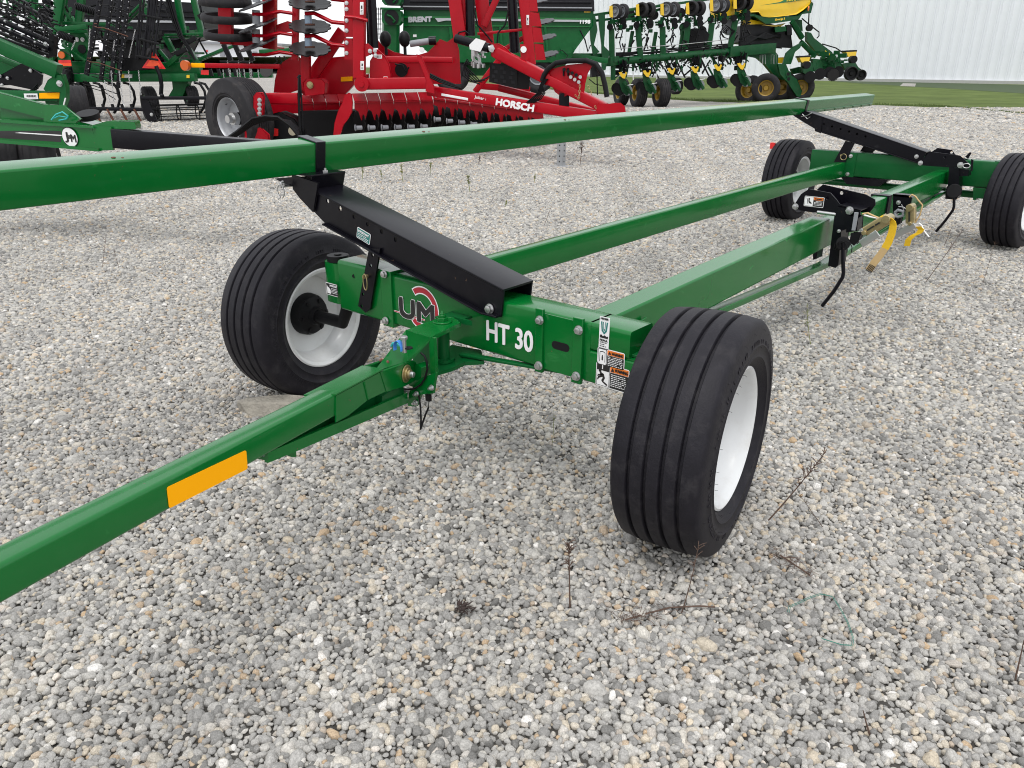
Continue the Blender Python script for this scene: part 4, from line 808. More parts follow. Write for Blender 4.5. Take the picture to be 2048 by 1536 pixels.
# ================================================================ red disc cultivator
HD = ground_D(318); print('HD', HD)
def DH(u): return HD-.4+(u-467)*.0022
HC = thing('disc_cultivator', 'red folding disc cultivator with large white lettering on its long drawbar', 'disc cultivator', Q(640, 300, HD+.6)-V((0, 0, 0)))
HC.location = V((Q(640, 200, HD+.6).x, Q(640, 200, HD+.6).y, GZ))
AXN = (_R*-.6-_H*.8).normalized()
wheel(HC, Q(479, 237, HD+.1), AXN, tyre_r=80*mpp(HD)*1.0, w=.52, rim_r=41*mpp(HD), rubber=RUBBER2, rim=SILVER, grooves=5, n=72)
hb_ = MB(); c = Q(479, 237, HD+.1)+AXN*.06; hb_.cyl(c, c+AXN*.10, .11, 20); hb_.cyl(c+AXN*.10, c+AXN*.20, .07, 16); hb_.build('hub', STEEL, HC)
D0 = HD+.3
Pl(HC, 'side_plate', RED, [(548, 187), (550, 160), (556, 140), (566, 125), (582, 115), (602, 116), (602, 178), (572, 187)], D0+1.1, .08, .01)
Pl(HC, 'centre_plate', RED, [(640, 118), (708, 112), (708, 170), (676, 202), (652, 196), (610, 196), (600, 176)], D0+1.2, .10, .01)
Bm(HC, 'wheel_beam', RED, 524, 197, 597, 197, 22, D0, h=.2, rr=.03)
Pl(HC, 'wheel_arm', RED, [(507, 192), (513, 186), (523, 186), (527, 194), (526, 228), (520, 242), (508, 250), (498, 262), (520, 256), (536, 270), (538, 290), (490, 290), (490, 256), (503, 238), (507, 225)], HD-.42, .08, .01)
for k in range(4): b = MB(); p = Q(519, 200+k*9, HD-.43); b.bolt(p, -_H, .03, .02); b.build('bolt', STEEL, HC)
Pl(HC, 'lower_beam', RED, [(538, 207), (600, 205), (600, 226), (540, 226)], D0+.5, .15, .01)
# rubber packer rings, folded up, on a red post
Bm(HC, 'packer_post', RED, 452, -40, 452, 86, 26, D0+1.0, h=.16)
for (u, v) in ((450, -30), (450, 3), (455, 36), (460, 70)):
    o = MB(); c = Q(u, v, D0+1.0); r_ = 50*mpp(D0+1); up_ = (ZU*1.0-_H*.14+_R*.06).normalized(); o.lathe(c, up_, [(r_*.82, -.06), (r_*.95, -.07), (r_, -.03), (r_, .03), (r_*.95, .07), (r_*.82, .06), (r_*.82, -.06)], 40, up=_R); o.build('packer_ring', RUBBER2, HC, ang=50)
Pl(HC, 'packer_shelf', DRED, [(440, 78), (470, 78), (500, 80), (552, 94), (552, 97), (500, 92), (440, 88)], D0+1.0, .6)
for k in range(3):
    Bm(HC, 'shank', BLACKM, 447+k*22, 88, 462+k*22, 122, 9, D0+2.2); Ch(HC, 455+k*22, 122, 461+k*20, 160, D0+2.2)
# left disc stack
Bm(HC, 'folded_frame', RED, 540, -40, 540, 98, 24, D0+.9, h=.2)
for (v, s_) in ((-5, 1), (38, 1), (76, 1)):
    Dk(HC, 'notched_disc', WORN, 516, v+14, 40, D0+.6, (ZU-_R*.32-_H*.22), .02, 11, dish=.06)
    Cy(HC, 'disc_hub', GREYP, 512, v-18, 513, v+10, 7.5, D0+.55); Tb(HC, 'disc_arm', RED, [(505, v+33), (530, v+34), (560, v+28), (586, v+32)], 3.6, D0+.5)
Pl(HC, 'gusset', RED, [(552, 50), (575, 42), (600, 50), (600, 62), (552, 66)], D0+.8, .08)
# right disc stack
for (v, s_) in ((-36, 1), (8, 1), (54, 1), (99, 1)):
    Dk(HC, 'notched_disc', DISCS, 620, v, 41, D0+.25, (ZU+_R*.10-_H*.36), .022, 12, dish=.10)
    Cy(HC, 'disc_hub', BLUEG, 616, v-24, 617, v-4, 7, D0+.2); Tb(HC, 'disc_arm', RED, [(610, v-27), (628, v-28), (648, v-18), (664, v-10), (692, v-7)], 4.2, D0+.1)
    o = MB(); p = Q(620, v-3, D0+.2); o.cyl(p, p+ZU*.03, 10*mpp(D0), 16); o.build('hub_plate', RUST, HC)
Bm(HC, 'disc_post', RED, 612, 108, 612, 172, 17, D0+.5, h=.16)
Bm(HC, 'post', RED, 593, -40, 590, 120, 12, D0+.7, h=.12)
Bm(HC, 'brace', RED, 606, 180, 686, 62, 22, D0+.9, h=.10)
Pl(HC, 'pivot_block', RED, [(606, 166), (614, 158), (644, 158), (651, 166), (650, 188), (612, 190)], D0+.25, .22, .015)
b = MB(); b.bolt(Q(620, 170, D0+.22), -_H, .05, .03); b.build('bolt', GOLD, HC)
for (a, b_) in ((-40, -4), (-2, 30), (33, 73), (77, 118)):
    Pl(HC, 'bearing_box', RED, [(689, a), (705, a), (707, b_), (690, b_)], D0+.05, .16, .008)
    for vv_ in (a+8, b_-12):
        if vv_ > 0: b = MB(); b.bolt(Q(693, vv_, D0+.04), -_H, .028, .02); b.build('bolt', STEEL, HC)
Bm(HC, 'mast', RED, 719, -40, 719, 156, 22, D0-.05, h=.24, rr=.02)
Pl(HC, 'mast_plate', RED, [(708, 150), (731, 149), (731, 158), (708, 159)], D0-.12, .34, .006)
Tb(HC, 'grab_bar', RED, [(690, 33), (712, 35), (735, 41)], 3.4, D0-.2)
def stick(u0, v0, u1, v1, D, head=None, par=HC, name='safety_decal'):
    o = MB(); P_ = [Q(u, v, D)-_H*.004 for u, v in ((u0, v1), (u1, v1), (u1, v0), (u0, v0))]; o.prism(P_, _H*.003); X = P_[1]-P_[0]; Y = P_[3]-P_[0]; o.mi = 1 if not head else 2
    rnd = random.Random(int(u0*7+v0)); ht = (v1-v0) > (u1-u0)
    def rc(a, b_, c, d, mi): o.mi = mi; q = [P_[0]+X*a+Y*b_, P_[0]+X*c+Y*b_, P_[0]+X*c+Y*d, P_[0]+X*a+Y*d]; o.add([x-_H*.002 for x in q], [(0, 1, 2, 3)])
    if head: rc(.06, .82, .94, .95, 2)
    if ht: rc(.3, .45, .7, .72, 1); rc(.2, .1, .85, .14, 1); rc(.2, .2, .7, .24, 1); rc(.2, .3, .8, .33, 1)
    else: rc(.1, .2, .32, .7, 1); rc(.45, .25, .9, .32, 1); rc(.45, .45, .85, .52, 1); rc(.45, .62, .9, .68, 1)
    return o.build(name, [WPLAIN, KPLAIN, REDV], par, flat=True)
stick(720, 4, 727, 29, D0-.18); stick(721, 122, 728, 140, D0-.18); stick(754, 109, 764, 117, D0-.06, True); stick(767, 153, 775, 170, D0+.05, True); stick(809, 160, 823, 169, D0+.05, True)
o = MB(); P_ = [Q(u, v, D0+1.18) for u, v in ((682, 154), (705, 153), (705, 162), (682, 163))]; o.prism(P_, -_H*.01); o.build('reflector', AMBER, HC, flat=True)
Cy(HC, 'hydraulic_cylinder', BLACK, 741, -40, 748, 96, 9, D0+.5); Tb(HC, 'hose', BLACKM, [(733, -20), (736, 60), (740, 110)], 3, D0+.6)
for u in (734, 738): Tb(HC, 'hose', BLACKM, [(u, -20), (u+1, 40), (u+2, 100)], 2, D0+.9)
Pl(HC, 'mast_bracket', RED, [(722, 90), (735, 88), (746, 98), (748, 105), (732, 112), (722, 108)], D0-.1, .06, .01)
Pl(HC, 'quadrant', RED, [(742, 98), (756, 100), (770, 112), (778, 130), (782, 150), (776, 166), (752, 166), (740, 160), (740, 122), (746, 112)], D0+.1, .08, .01)
for u, v in ((740, 102), (750, 101), (751, 111)): b = MB(); b.bolt(Q(u, v, D0-.12), -_H, .03, .02); b.build('bolt', STEEL, HC)
Pl(HC, 'rear_plate', RED, [(755, 80), (766, 92), (788, 104), (812, 109), (836, 110), (856, 104), (868, 92), (880, 78), (894, 84), (910, 73), (918, 100), (922, 168), (770, 168), (758, 140)], D0+1.2, .06)
Bm(HC, 'cross_tube', RED, 768, 119, 839, 119, 12, D0+.3, h=.14, rr=.02); Bm(HC, 'cross_tube', RED, 838, 119, 905, 120, 11, D0+.8, h=.14, rr=.02)
Bm(HC, 'lower_cross_tube', RED, 716, 168, 853, 166, 22, D0, h=.2, rr=.02)
o = MB(); p = Q(724, 168, D0-.14); o.cyl(p, p-_H*.06, .13, 24); o.cyl(p-_H*.06, p-_H*.09, .05, 16); o.build('pivot_pin', RED, HC)
Pl(HC, 'front_gusset', RED, [(834, 110), (842, 112), (868, 172), (868, 186), (852, 182), (852, 160)], D0-.1, .06, .01)
Pl(HC, 'inner_plate', DRED, [(780, 128), (842, 128), (850, 156), (792, 156)], D0+.8, .05)
Dk(HC, 'opening', BLACKM, 803, 140, 13, D0+.7, -_H, .02); Tb(HC, 'lever', BLACKM, [(790, 128), (806, 131), (812, 146), (818, 134)], 1.6, D0+.6)
for u in (771, 809):
    o = MB(); c = Q(u, 78, D0+1.0); o.sph(c, 11.5*mpp(D0+1), 12, 1.3); o.cyl(c-ZU*.1, c-ZU*.28, .03, 10); o.build('accumulator', BLACKM, HC)
Cy(HC, 'hydraulic_cylinder', GREYP, 820, 88, 860, 82, 6, D0+1.0); Cy(HC, 'cylinder_head', BLACK, 858, 82, 872, 81, 8, D0+1.0)
Dk(HC, 'gauge', WPLAIN, 844, 100, 5, D0+.4, -_H, .04)
# centre masts, folded wings
Pl(HC, 'wing_mast', RED, [(892, -40), (915, -40), (931, 62), (925, 88), (908, 76)], D0+.8, .2, .01)
Bm(HC, 'wing_mast', RED, 921, -40, 932, 70, 14, D0+1.2, h=.14); Cy(HC, 'hydraulic_cylinder', BLACK, 939, -40, 941, 72, 9, D0+.9)
Bm(HC, 'wing_mast', RED, 958, -40, 976, 92, 26, D0+1.5, h=.2); Bm(HC, 'brace', RED, 997, -10, 968, 52, 12, D0+1.3)
Bm(HC, 'brace', RED, 955, 68, 1060, 58, 5, D0+1.1); Bm(HC, 'brace', RED, 1010, 98, 1050, 74, 9, D0+1.5)
Cy(HC, 'hydraulic_cylinder', BLACK, 1022, -40, 1030, 106, 10, D0+1.2); Bm(HC, 'mast', RED, 1043, -40, 1062, 130, 20, D0+.9, h=.22, rr=.02)
for (a, b_) in ((-30, 22), (25, 52), (55, 84), (88, 119)):
    uo = a*.13; Pl(HC, 'bearing_box', RED, [(1058+uo, a), (1075+uo, a), (1079+uo, b_), (1061+uo, b_)], D0+.8, .16, .008); Dk(HC, 'notched_disc', WORN, 1085+uo, (a+b_)/2+6, 21, D0+1.3, (ZU-_R*.2-_H*.25), .02, 8)
stick(1053, 30, 1058, 50, D0+.76)
for pts_ in ([(948, 20), (955, 50), (975, 72), (985, 85)], [(1017, 20), (1010, 50), (996, 66), (994, 90)], [(912, 75), (918, 65), (930, 62), (938, 68)]): Tb(HC, 'hose', BLACKM, pts_, 1.8, D0+.7)
# drawbar (nearer to the viewer toward the right)
def DB(u): return D0+.2-(u-860)*.0046
Pl(HC, 'lift_horn', RED, [(980, 92), (986, 88), (998, 88), (1012, 96), (1024, 108), (1036, 118), (1030, 128), (1000, 122), (982, 112)], DB, .1, .01)
b = MB(); b.bolt(Q(984, 97, DB(984)-.01), -_H, .05, .03); b.build('bolt', STEEL, HC)
Cy(HC, 'top_cylinder', BLACK, 912, 77, 978, 96, 8.5, DB(912), DB(978)); Cy(HC, 'cylinder_rod', STEEL, 970, 92, 984, 97, 4, DB(975), DB(984))
o = MB(); P_ = [Q(u, v, DB(950)-.16) for u, v in ((939, 90), (952, 77), (972, 82), (960, 103), (940, 98))]; o.prism(P_, _H*.06); o.build('white_cover', WPLAIN, HC, bev=.005)
vb_ = MB()
rnd = random.Random(9)
for k in range(26): u = rnd.uniform(945, 970); v = rnd.uniform(98, 136); vb_.box(Q(u, v, DB(955)+rnd.uniform(-.05, .15)), (rnd.uniform(.02, .07), .05, rnd.uniform(.03, .1)))
vb_.build('valve_block', STEEL, HC)
for k in range(5): Tb(HC, 'hose', BLACKM, [(935+k*3, 118+k*3), (928, 130), (925+k*6, 150), (940+k*5, 162), (960+k*5, 168-k*4)], 1.5, DB(940)+.1*k)
Bm(HC, 'upper_drawbar', RED, 996, 106, 1100, 160, 22, DB, h=.16, rr=.02); Bm(HC, 'upper_drawbar', RED, 1092, 156, 1210, 216, 19, DB, h=.16, rr=.02)
def hitch(off):
    Pl(HC, 'hitch_ear', RED, [(1196, 206), (1215, 208), (1230, 206), (1242, 206), (1250, 213), (1252, 226), (1246, 232), (1200, 234), (1192, 222)], DB(1220)+off, .04, .01)
hitch(-.12); hitch(.14)
Pl(HC, 'hose_bracket', RED, [(1094, 146), (1100, 139), (1136, 130), (1176, 126), (1184, 133), (1176, 146), (1171, 166), (1168, 186), (1150, 178), (1098, 152)], lambda u: DB(u)-.05, .03, .004)
for (u, v) in ((1128, 138), (1136, 142), (1144, 145), (1152, 149), (1160, 153), (1141, 153), (1149, 158), (1157, 163)): Dk(HC, 'coupler', BLACKM if v < 152 else STEEL, u, v+1, 3.4, DB(u)-.10, -_H, .05, n=14)
for u in (1127, 1136): Bm(HC, 'coupler_slot', BLACKM, u, 136, u, 152, 3, DB(u)-.07)
Pl(HC, 'stand_bracket', RED, [(1100, 162), (1150, 182), (1132, 192), (1124, 194), (1110, 184)], lambda u: DB(u)-.02, .05, .005)
Bm(HC, 'stand_socket', BLACK, 1128, 186, 1128, 218, 20, DB(1128)+.05, h=.15)
Bm(HC, 'drawbar_beam', RED, 858, 181, 1196, 233, 20, DB, h=.14, rr=.02); Bm(HC, 'drawbar_beam', RED, 1000, 176, 1206, 228, 13, lambda u: DB(u)+.75, h=.14, rr=.02)
Bm(HC, 'cross_tube', RED, 960, 172, 1060, 180, 12, D0+1.0, h=.12)
Bm(HC, 'brace', RED, 950, 184, 1000, 118, 12, D0+.7, h=.1)
fo = .10
o = MB(); A = Q(883, 189, DB(883)-fo); B = Q(989, 208, DB(989)-fo); o.beam(A, B, .006, 5*mpp(14), .001); o.build('stripe', WPLAIN, HC)
Tx(HC, 'lettering', WPLAIN, 'HORSCH', 992, 209, 1066, 223, 12.5, DB(1030)-fo+.02, bold=1.0, D1=DB(1066)-fo-.03, off=.06)
Tx(HC, 'lettering', WPLAIN, 'Joker RX30', 949, 196, 990, 204, 5.5, DB(970)-fo+.02, bold=.15, off=.04)
o = MB(); bx_ = [(981, 127), (1034, 131), (1034, 176), (979, 163)]; o.prism([Q(u, v, DB(u)+.15) for u, v in bx_], _H*.5); 
o.prism([Q(u, v, DB(1030)+.15) for u, v in [(1034, 131), (1061, 143), (1057, 178), (1034, 176)]], _H*.3); bxo = o.build('tool_box', BLACKM, HC, bev=.01)
for i in range(4):
    for j in range(3):
        u = 984+j*17+(i % 2)*5; v = 131+i*9+j*1.5
        if u < 1024: Pl(bxo, 'box_rib', TARP, [(u, v), (u+14, v+1), (u+14, v+7), (u, v+6)], DB(u)+.12, .03, .004)
Tb(HC, 'hose_bundle', BLACKM, [(1084, 162), (1088, 150), (1096, 138), (1112, 126), (1136, 122), (1172, 121), (1192, 128), (1204, 146), (1210, 170), (1214, 194)], 5.0, lambda u: DB(u)-.1, 10)
for k in range(6): Tb(HC, 'hose', BLACKM, [(1086+k*2, 158), (1080+k, 172), (1075+k*3, 186), (1062+k*4, 198), (1053+k*3, 205)], 1.3, lambda u: DB(u)-.12)
for k in range(3): Tb(HC, 'hose', BLACKM, [(860, 148+k*3), (880, 158+k*3), (905, 168+k*2), (922, 176)], 2.2, D0-.1)
Ch(HC, 1160, 170, 1158, 196, DB(1160)-.15, GOLD, 4.5); Ch(HC, 1158, 198, 1150, 190, DB(1160)-.15, GOLD, 4.5); Ch(HC, 1176, 172, 1184, 190, DB(1176)-.1, GOLD, 4.5); Ch(HC, 1190, 212, 1197, 228, DB(1190)-.15, GOLD, 4)
o = MB(); p = Q(1047, 100, DB(1047)); o.prism([Q(u, v, DB(1047)-.0) for u, v in ((1040, 88), (1052, 89), (1058, 114), (1054, 120), (1042, 120))], _H*.04); o.build('bracket_plate', RED, HC); Dk(HC, 'lamp', WPLAIN, 1047, 99, 6, DB(1047)-.03, -_H, .03)
o = MB(); GX = Q(1122, 333, ground_D(333)); yt = Q(1122, 200, ground_D(333)).z; o.bx(GX.x-.06, GX.x+.06, GX.y-.05, GX.y+.05, GZ, .62); o.bx(GX.x-.16, GX.x+.16, GX.y-.13, GX.y+.13, GZ+.004, GZ+.02); jk = o.build('parking_stand', GALV, HC, bev=.006)
for k in range(6):
    o = MB(); p = V((GX.x, GX.y, .04+k*.09)); q = p+(_R*-.0-_H*.0); o.cyl(p+V((.062, -.0, 0)), p+V((.05, 0, 0)), .014, 10); o.cyl(p+V((0, -.052, 0)), p+V((0, -.04, 0)), .014, 10); o.build('stand_hole', KPLAIN, jk)
# disc gangs under their shields
def shields(u0, u1, v0, v1, n, D, hh=25):
    for k in range(n):
        ta, tb_ = k/n, (k+.94)/n; ua = u0+(u1-u0)*ta; ub_ = u0+(u1-u0)*tb_; va = v0+(v1-v0)*ta; vb2 = v0+(v1-v0)*tb_; d_ = D(ua)
        o = MB(); s_ = 5; f = lambda u, v, e: Q(u, v, D(u)+e)
        o.prism([f(ua, va, .22), f(ub_, vb2, .22), f(ub_+s_, vb2+hh*.62, .0), f(ua+s_, va+hh*.62, .0)], _H*.02+ZU*-.01)
        o.prism([f(ua+s_, va+hh*.62, .0), f(ub_+s_, vb2+hh*.62, .0), f(ub_+s_+2, vb2+hh*1.35, .0), f(ub_+2, vb2+hh*2.1, .03), f(ub_-6, vb2+hh*2.15, .03), f(ua+s_+8, va+hh*1.45, .0), f(ua+s_, va+hh*1.25, .0)], _H*.02)
        o.beam(f(ua+s_, va+hh*.72, -.02), f(ub_+s_, vb2+hh*.72, -.02), .03, .02, .004)
        so_ = o.build('shield', DRED, HC, bev=.003); b = MB(); b.bolt(f(ua+s_+4, va+hh*.6, .06), -_H, .024, .02); b.build('bolt', STEEL, so_)
        Dk(HC, 'gang_disc', DISCS, ua+14, va+hh*2.2, 23, D(ua)+.25, (_R*.75+_H*.66), .02, 9, dish=.12)
        o = MB(); c = f(ua+8, va+hh*2.75, .0); o.cyl(c, c+_R*.10+_H*.05, .040, 16); o.cyl(c-_R*.02, c, .058, 18); o.build('gang_hub', GREYP, HC)
def DG(u): return D0-.2+(u-690)*.0058
shields(704, 862, 187, 184, 6, DG); shields(862, 1082, 184, 212, 9, DG, 20)
shields(596, 700, 190, 188, 4, lambda u: DG(u)+1.0, 24)
Pl(HC, 'gang_shade_backing', BLACKM, [(600, 222), (860, 214), (1086, 222), (1086, 250), (860, 268), (600, 285)], lambda u: DG(u)+.75, .12)  # dark backing sheet, put in as the shade behind the discs
Pl(HC, 'shield_side', RED, [(690, 191), (697, 186), (703, 188), (705, 206), (703, 224), (696, 238), (686, 250), (681, 268), (670, 280), (667, 272), (669, 246), (676, 222), (684, 206)], DG(690)-.1, .05, .006)
for k in range(9): Dk(HC, 'gang_disc', DISCS, 598+k*30, 258-k*1, 22, DG(600+k*30)+1.1, (_R*-.75+_H*.66), .02, 9, dish=.12)
# light bar behind the wheel
Bm(HC, 'light_bar', RED, 411, 131, 560, 133, 9, D0+.6, h=.08); Bm(HC, 'amber_strip', AMBER, 384, 130.5, 411, 131, 8.4, D0+.6, h=.082)
Dk(HC, 'lamp', AMBERL, 374, 131, 9.5, D0+.55, -_H+_R*-.3, .08); Pl(HC, 'red_reflector', REDV, [(402, 140), (417, 140), (417, 150), (402, 149)], D0+.6, .02)
# hoses and lever at the left front
Tb(HC, 'lever', BLACKM, [(600, 150), (598, 156), (598, 200), (600, 262)], 2.8, D0-.5); Tb(HC, 'hose', BLACKM, [(595, 156), (597, 152), (600, 156), (603, 200), (606, 262)], 1.8, D0-.5)
for k in range(5): Tb(HC, 'hose', BLACKM, [(446-k*2, 288), (475, 270-k*2), (505, 249-k*3), (530, 240-k*2), (556, 238-k), (580, 243+k*2), (594, 256+k*3), (600, 280)], 3.0, HD-.6-.03*k)
Pl(HC, 'gear_case', BLACKM, [(528, 232), (560, 226), (590, 238), (606, 262), (606, 290), (530, 290)], D0-.1, .4, .02); Dk(HC, 'end_cap', LTAN, 587, 262, 8.5, D0-.2, -_H-_R*.2, .06)
Pl(HC, 'red_decal', REDV, [(545, 256), (556, 258), (556, 272), (546, 272)], D0-.15, .02)
# ================================================================ grain cart with BRENT lettering
GD = 27.0
GC = thing('grain_cart', 'green grain cart with black rolled tarp and silver lettering behind the red cultivator', 'grain cart', V((Q(980, 150, GD+1.5).x, Q(980, 150, GD+1.5).y, GZ)))
Pl(GC, 'hopper', GREEN2, [(808, 15), (1185, 17), (1186, 52), (1178, 62), (1150, 100), (1136, 122), (880, 122), (850, 100), (808, 72)], GD, 2.8, .04)
Pl(GC, 'tarp', TARP, [(806, -60), (1184, -60), (1184, 17), (806, 14)], GD-.1, 2.9, .08)
Pl(GC, 'hopper_rail', GREEN, [(808, 32), (1180, 36), (1180, 40), (808, 36)], GD-.06, .06, .01)
Pl(GC, 'hopper_rail', GREEN, [(808, 49), (1180, 52), (1180, 54), (808, 52)], GD-.06, .06, .01)
Bm(GC, 'tarp_bow', BLACK, 820, 3, 1183, 5, 3, GD-.16); Bm(GC, 'tarp_strap', GREYP, 806, 13, 1184, 16, 2.4, GD-.16)
Pl(GC, 'lower_frame', GREEN2, [(880, 120), (1136, 120), (1120, 150), (900, 150)], GD+.6, 1.4, .02)
Tx(GC, 'lettering', SILVER, 'BRENT', 818, 44, 864, 43, 8.5, GD-.08, bold=.9, off=.05)
Pl(GC, 'silver_stripe', SILVER, [(870, 36), (1178, 40), (1178, 44), (892, 41), (876, 44)], GD-.08, .02)
Tx(GC, 'model_number', WPLAIN, '1198', 1160, 47, 1180, 47, 6, GD-.1, bold=.5, off=.05)
Pl(GC, 'yellow_decal', YELLOW, [(1168, 22), (1181, 22), (1181, 25), (1168, 25)], GD-.03, .03); Pl(GC, 'white_decal', WPLAIN, [(826, 69), (833, 69), (833, 74), (826, 74)], GD-.03, .03)
for u in (900, 1000, 1090): Bm(GC, 'hopper_rib', GREEN2, u, 54, u+6, 116, 5, GD-.05)
au = MB(); A = Q(782, 170, GD-.6); B = Q(782, 20, GD-.6); au.cyl(A, B, 17*mpp(GD), 8); au.build('unload_auger', GREEN2, GC, flat=True)
for v in (36, -4):
    Pl(GC, 'auger_face', GREEN2, [(764, v-15), (800, v-15), (803, v-9), (803, v+7), (797, v+13), (770, v+13), (764, v+7)], GD-1.0, .5, .02)
    Dk(GC, 'auger_opening', BLACKM, 783, v-1, 14, GD-1.02, -_H, .02); Tb(GC, 'auger_flight', GREEN2, [(774, v-6), (782, v-3), (790, v+6), (786, v+9)], 2.2, GD-1.06)
Bm(GC, 'auger_hinge', GREEN2, 762, 17, 806, 18, 4, GD-1.05)
for k in range(3): Tb(GC, 'ladder_rail', BLACKM, [(753+k*4, 15), (754+k*4, 78)], .8, GD-1.0)
for k in range(6): Tb(GC, 'ladder_rung', BLACKM, [(752, 18+k*10), (763, 18+k*10)], .8, GD-1.0)
bwheel(GC, 905, 150, 34, GD+.5, -_H, .9, GREYP); bwheel(GC, 1075, 150, 34, GD+.5, -_H, .9, GREYP)
Bm(GC, 'tongue', GREEN2, 1140, 112, 1215, 122, 10, GD+.4, h=.25); Tb(GC, 'hitch_jack', BLACK, [(1160, 60), (1170, 80), (1176, 104), (1181, 90)], 1.4, GD-.2)
Pl(GC, 'hose_holder', GREEN2, [(1122, 96), (1142, 94), (1147, 100), (1140, 106), (1124, 106)], GD-.4, .2, .01); Tb(GC, 'hose', BLACKM, [(1110, 115), (1112, 105), (1124, 100), (1136, 112), (1128, 122)], .9, GD-.6)
# second grain cart, behind the cultivator
KD = 31.0
G2 = thing('grain_cart', 'black-sided grain cart with a white side stripe behind the green cultivator', 'grain cart', V((Q(270, 150, KD+1.5).x, Q(270, 150, KD+1.5).y, GZ)))
Pl(G2, 'hopper', TARP, [(130, -60), (240, -2), (402, 6), (408, 40), (409, 52), (404, 66), (392, 72), (345, 78), (150, 76), (128, 40)], KD, 2.6, .04)
Pl(G2, 'silver_stripe', SILVER, [(130, 38), (392, 42), (392, 46), (130, 43)], KD-.06, .03); Pl(G2, 'tarp_strap', BLACK, [(240, 18), (402, 22), (402, 25), (240, 21)], KD-.06, .05)
for v in (30, 58): Bm(G2, 'hopper_rib', BLACK, 140, v, 400, v+4, 3, KD-.03)
Pl(G2, 'lower_frame', BLACKM, [(200, 76), (372, 76), (345, 132), (230, 132)], KD+.5, 1.4, .02); bwheel(G2, 322, 118, 26, KD+.3, -_H, .8, BLACKM)
# ================================================================ white steel building and its surroundings
WB = thing('steel_building', 'long white ribbed steel building beyond the lawn on the right', 'building', pz(1660, 160))
g1 = pz(1400, 157); g2 = pz(2048, 169); dw = (g2-g1).normalized(); nw = V((-dw.y, dw.x, 0)); nw = nw if nw.dot(_H) > 0 else -nw
A = g1-dw*32; B = g2+dw*70; Lw = (B-A).length; HW = 15.0
WWALL = mat('white_steel_cladding', (.80, .82, .85), .5, var=.03, vscale=.4, dirt=(.66, .69, .70, .4), ds=.25)
o = MB(); o.box(A.lerp(B, .5)+nw*.3+ZU*(HW/2), (Lw, .5, HW), dw, nw, ZU); wl = o.build('wall', WWALL, WB)
o = MB(); k = 0; x = .3
while x < Lw: o.box(A+dw*x-nw*.02+ZU*(HW/2), (.09, .035, HW-.1), dw, nw, ZU); o.box(A+dw*(x+.30)+nw*.03+ZU*(HW/2), (.04, .05, HW-.1), dw, nw, ZU); x += .92
o.build('wall_ribs', WWALL, wl)
o = MB(); o.box(A.lerp(B, .5)-nw*.05+ZU*.12, (Lw, .3, .30), dw, nw, ZU); o.build('base_trim', mat('concrete_kerb', (.40, .40, .38), .8), wl)
GDK = mat('tall_grass', (.035, .06, .016), .95, var=.4, vscale=2)
o = MB(); o.prism([pz(u, v, GZ+.012) for u, v in ((1640, 160), (1730, 162), (2048, 170), (2300, 178), (2300, 200), (2048, 187), (1880, 176), (1735, 168))], (0, 0, -.004)); o.build('grass_verge', GDK, flat=True, kind='structure', label='darker tall grass verge below the white building')
o = MB(); o.prism([pz(u, v, GZ+.02) for u, v in ((1806, 166), (1832, 167), (1830, 173), (1800, 172))], (0, 0, -.004)); o.build('gravel_patch', GM, flat=True, kind='structure', label='small gravel patch by the building')
o = MB(); nr = [pz(-400, 141, GZ+.01), pz(600, 141, GZ+.01)]
fr_ = [Q(600, 113, 150), Q(-400, 113, 150)]; o.prism([nr[0], nr[1], fr_[0], fr_[1]], (0, 0, -.02)); o.build('grass_rise', LAWN, flat=True, kind='structure', label='grass rising gently beyond the yard')
DW = thing('warehouse', 'small distant white warehouse seen between the green and red machines', 'building', Q(470, 114, 148))
Pl(DW, 'wall', WWALL, [(330, 84), (560, 90), (560, 114), (330, 114)], 148, 12); Pl(DW, 'roof', GREYP, [(326, 80), (564, 87), (564, 91), (326, 85)], 147, 14); Pl(DW, 'red_emblem', REDV, [(412, 100), (415, 100), (415, 104), (412, 104)], 147.8, .1)
for u in (350, 386, 440, 505): Pl(DW, 'door', GREYP, [(u, 103), (u+9, 103), (u+9, 113), (u, 113)], 147.6, .2)
# ================================================================ row-crop planter
PD0 = ground_D(213); print('PD', PD0)
def PD(u): return PD0+(u-1310)*.018
PL = thing('planter', 'folding green row-crop planter with yellow tank and yellow wheels at the lawn edge', 'planter', pz(1400, 205))
NB = (-_H*.9-_R*.35).normalized()
Cy(PL, 'toolbar', GREENJ, 1222, 124, 1456, 103, 7, PD); Bm(PL, 'toolbar_cap', GREENJ, 1216, 124, 1233, 121, 16, PD)
Bm(PL, 'centre_frame', GREENJ, 1454, 104, 1545, 96, 18, PD, h=.4); Bm(PL, 'rear_toolbar', GREENJ, 1150, 112, 1206, 112, 10, PD)
Bm(PL, 'reflector', YELLOW, 1337, 113, 1352, 112, 3.4, lambda u: PD(u)-.13, h=.02); Bm(PL, 'reflector', YELLOW, 1189, 123, 1203, 122, 3.4, lambda u: PD(u)-.13, h=.02)
for pts in ([(1178, 32), (1190, 30), (1195, 60), (1188, 90), (1199, 104), (1186, 110), (1181, 80)], [(1197, 28), (1210, 27), (1210, 60), (1208, 92), (1220, 104), (1211, 140), (1204, 142), (1203, 90), (1198, 50)]): Pl(PL, 'wing_arm', GREENJ, pts, lambda u: PD(u)-.3, .15, .01)
for (a, b_, c, d_) in ((1180, 31, 1222, 25), (1184, 42, 1222, 38), (1252, 20, 1272, 17), (1252, 32, 1275, 27), (1302, 16, 1325, 9), (1300, 24, 1325, 17), (1200, 28, 1480, -10), (1230, 42, 1300, 33)): Bm(PL, 'folded_toolbar', GREENJ, a, b_, c, d_, 4.5, PD)
